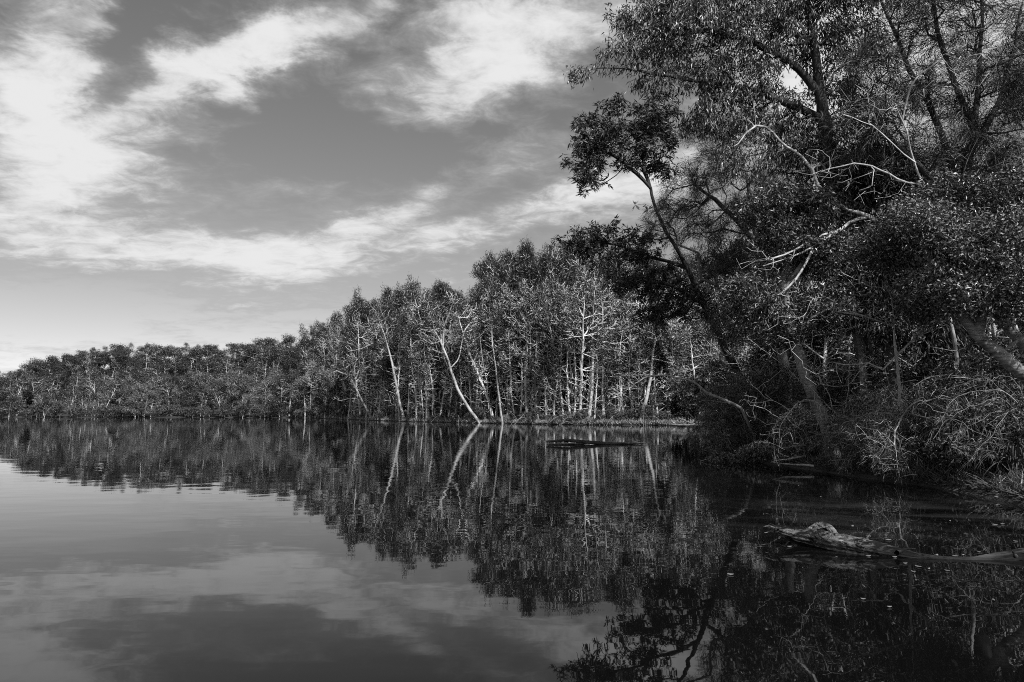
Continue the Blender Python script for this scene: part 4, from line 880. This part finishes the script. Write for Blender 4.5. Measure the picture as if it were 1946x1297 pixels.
def logs():
    def PZ(px, py, z):
        """point seen at a pixel that lies at height z above the lake"""
        d = direction(px, py); t = (z - H_CAM) / d[2]; return np.array([0, 0, H_CAM]) + d * t
    o = thing('fallen_log', 'weathered log with a humped knob lifting out of the water at one end', 'log', tuple(PZ(1700, 1060, 0)))
    base = np.array(o.location)
    spec = [(1461, 1003, .15, .010), (1480, 1009, .135, .035), (1510, 1018, .10, .07), (1545, 1024, .08, .095), (1590, 1034, .06, .105), (1640, 1045, .035, .10), (1690, 1054, .01, .085),
            (1740, 1061, -.01, .055), (1790, 1066, -.02, .042), (1850, 1068, -.022, .04), (1910, 1065, -.015, .07), (1960, 1062, 0, .09), (2060, 1070, .02, .10)]
    g = lump_tube([PZ(*q[:3]) - base for q in spec], [q[3] for q in spec], 60, 3, 0.15, 0.025)
    lt = link('trunk', g.mesh('log_trunk', 'wood_weathered', True), o)
    kp = [(1530, 1012, .14), (1545, 1003, .17), (1560, 999, .175), (1574, 1004, .15), (1586, 1018, .10), (1594, 1034, .05)]
    g = lump_tube([PZ(*q) - base for q in kp], [0.02, 0.03, 0.034, 0.037, 0.034, 0.02], 40, 5, 0.24, 0.015)
    link('knob', g.mesh('log_knob', 'wood_weathered', True), lt)
    rl = np.random.default_rng(21)
    for sp in ([(1478, 1008, .15), (1462, 1001, .17), (1450, 1001, .165)], [(1482, 1011, .13), (1464, 1010, .12), (1452, 1013, .10)], [(1640, 1034, .10), (1650, 1020, .16), (1654, 1013, .19)], [(1705, 1050, .05), (1722, 1044, .07), (1740, 1042, .075)], [(1930, 1058, .06), (1922, 1046, .12)]):
        g = Geo(); q, pr = smooth_path([PZ(*t) - base for t in sp], .02, rl, .002); g.tube(q, np.linspace(.022, .003, len(q)), 7); link('stub', g.mesh('log_stub', 'wood_weathered', True), lt)
    # half sunk end of another bough
    # floating forked bough out in the water
    Y1 = 31.0
    o = thing('floating_branch', 'dark forked bough floating on the lake with curled twigs on top', 'branch', tuple(P(1140, 846, Y1) * np.array([1, 1, 0]))); base = np.array(o.location)
    def q(px, py, Y=Y1):
        p = P(px, py, Y); return p - base
    main = [q(1038, 843), q(1052, 841.5), (q(1078, 840)), q(1104, 842.5), q(1128, 843), q(1165, 845), q(1198, 843.5), q(1236, 842)]
    for i, p in enumerate(main): p[2] = [0.13, 0.15, 0.19, 0.12, 0.08, 0.03, 0.05, 0.08][i]
    g = lump_tube(main, [0.045, 0.055, 0.065, 0.07, 0.085, 0.075, 0.055, 0.012], 10, 8, 0.15, 0.12); link('stem', g.mesh('bough_stem', 'wood_wet', True), o)
    fork = [q(1044, 849, 30.6), q(1062, 849, 30.5), q(1082, 848, 30.6), q(1098, 847, 30.8), q(1110, 846, 31)]
    for p in fork: p[2] = 0.025
    g = lump_tube(fork, [0.035, 0.04, 0.045, 0.04, 0.04], 8, 9, 0.15, 0.12); link('fork', g.mesh('bough_fork', 'wood_wet', True), o)
    for pts, rr in [([q(1160, 842), q(1166, 832), q(1176, 828), q(1182, 838), q(1178, 846)], .018), ([q(1170, 844), q(1176, 835), q(1172, 826), q(1160, 822)], .014), ([q(1040, 848), q(1041, 838), q(1046, 834)], .018), ([q(1162, 846), q(1156, 834), q(1150, 826)], .012), ([q(1041, 852), q(1040, 845), q(1039, 838)], .03), ([q(1120, 844), q(1116, 839), q(1108, 836)], .02), ([q(1200, 844), q(1206, 840), q(1215, 838)], .015)]:
        g = Geo(); sp, pr = smooth_path(pts, 0.08); g.tube(sp, np.linspace(rr, rr * .4, len(sp)), 5); link('twig', g.mesh('bough_twig', 'twig_grey', True), o)
    # snag at the inlet
    o = thing('snag', 'bleached fallen snag lying along the water under the inlet bush', 'log', tuple(P(1300, 806, 62) * np.array([1, 1, 0]))); base = np.array(o.location)
    for nm, pts, rr in [('stem', [P(1275, 807, 62), P(1300, 808, 61), P(1330, 810, 60)], .10), ('branch', [P(1290, 795, 62), P(1310, 803, 61), P(1330, 810, 60)], .08), ('branch', [P(1305, 780, 62), P(1318, 796, 61), P(1325, 806, 60)], .05)]:
        g = Geo(); sp, pr = smooth_path([p - base for p in pts], 0.3, np.random.default_rng(3), .03); g.tube(sp, np.linspace(rr * .7, rr, len(sp)), 7); link(nm, g.mesh('snag_wood', 'bark_grey', True), o)
    rb = np.random.default_rng(31)
    for i, px in enumerate([642, 668, 735, 790, 838, 872, 930, 985, 1002, 1040, 1085, 1130, 1172, 1225]):
        Y = shore_Y(px) + 0.5; x, y = G(px, Y); o = thing('fallen_branch', 'pale dead branch slumped from the paperbark bank into the water', 'branch', (x, y, 0), 'dead branches along the paperbark waterline')
        for nm, k in (('stem', 1.0), ('fork', 0.7), ('fork', 0.55)):
            a = rb.uniform(-2.6, -0.5); L = rb.uniform(2.2, 5.0) * k; up = rb.uniform(-0.1, 0.9)
            pts = np.array([[0, 0.4, 0.35], [math.cos(a) * L * .3, math.sin(a) * .8, 0.35 + up], [math.cos(a) * L * .7, math.sin(a) * 1.6, 0.15 + up * .5], [math.cos(a) * L, math.sin(a) * 2.2, -0.1]])
            g = Geo(); sp, pr = smooth_path(pts, 0.25, rb, .05); g.tube(sp, np.linspace(.05, .015, len(sp)) * (0.5 + .5 * k), 6); link(nm, g.mesh('fallen_branch', 'bark_grey', True), o)
    # thin stick lying off the trailing shrub
    r = np.random.default_rng(12)
    o = thing('driftwood', 'thin bare stick poking out over the water from the trailing shrub', 'branch', tuple(P(1380, 874, 20) * np.array([1, 1, 0]))); base = np.array(o.location)
    g = Geo(); sp, pr = smooth_path([P(1330, 877, 20) - base, P(1355, 870, 20.2) - base, P(1390, 872, 20.4) - base, P(1420, 880, 20.3) - base], 0.1, r, .01); g.tube(sp, np.linspace(.008, .03, len(sp)), 6); link('stem', g.mesh('stick', 'twig_grey', True), o)
    # pale stick floating at the foot of the shrubs
    o = thing('driftwood', 'pale forked stick floating below the bare twig shrub', 'branch', tuple(P(1500, 880, 17) * np.array([1, 1, 0]))); base = np.array(o.location)
    for pts in ([P(1465, 879, 17), P(1500, 872, 17), P(1530, 868, 17.2)], [P(1468, 879, 17), P(1500, 882, 17), P(1545, 886, 16.8)]):
        g = Geo(); sp, pr = smooth_path([p - base for p in pts], 0.1, r, .006); g.tube(sp, np.linspace(.012, .03, len(sp)), 6); link('stem', g.mesh('stick', 'bark_bleached', True), o)
    # floating leaves
    mesh_l = []
    for k in range(4):
        g = Geo(); rr = np.random.default_rng(400 + k); L = 0.018 + 0.005 * k; a = np.linspace(0, 2 * math.pi, 9)[:-1]
        top = np.stack([np.cos(a) * L, np.sin(a) * L * 0.38, 0.004 + 0.006 * np.cos(a) ** 2], 1); bot = top - [0, 0, .002]
        v = np.vstack([top, bot]); f = [(0, 1, 2, 3), (0, 3, 4, 7), (4, 5, 6, 7)] + [(i, 8 + i, 8 + (i + 1) % 8, (i + 1) % 8) for i in range(8)]
        g.add(v, f); mesh_l.append(g.mesh('floating_leaf', 'fallen_leaf'))
    spots = [(1620, 1000), (1668, 982), (1700, 1060), (1745, 1078), (1765, 1082), (1800, 1086), (1805, 991), (1890, 998), (1900, 1002), (1905, 997), (1842, 990), (1688, 1027), (1590, 1060), (1720, 1072), (1736, 1088), (1650, 1058), (1860, 1050), (1830, 1056), (1815, 1058), (1780, 1056), (1640, 1140), (1888, 1142), (1388, 1093), (1560, 945), (1690, 1155), (1420, 925), (1500, 1040), (1240, 879), (1125, 879), (1930, 1030)]
    for i, (px, py) in enumerate(spots):
        ang = math.atan((py - CY) / F) - PITCH; Y = H_CAM / math.tan(ang); x, y = G(px, Y)
        m = link('floating_leaf', mesh_l[i % 4], None, (x, y, 0.002)); m.rotation_euler = (0, 0, i * 1.7)
        tag(m, 'small pale dead leaf floating on the dark water', 'leaf', 'dead leaves floating by the bank')
logs()
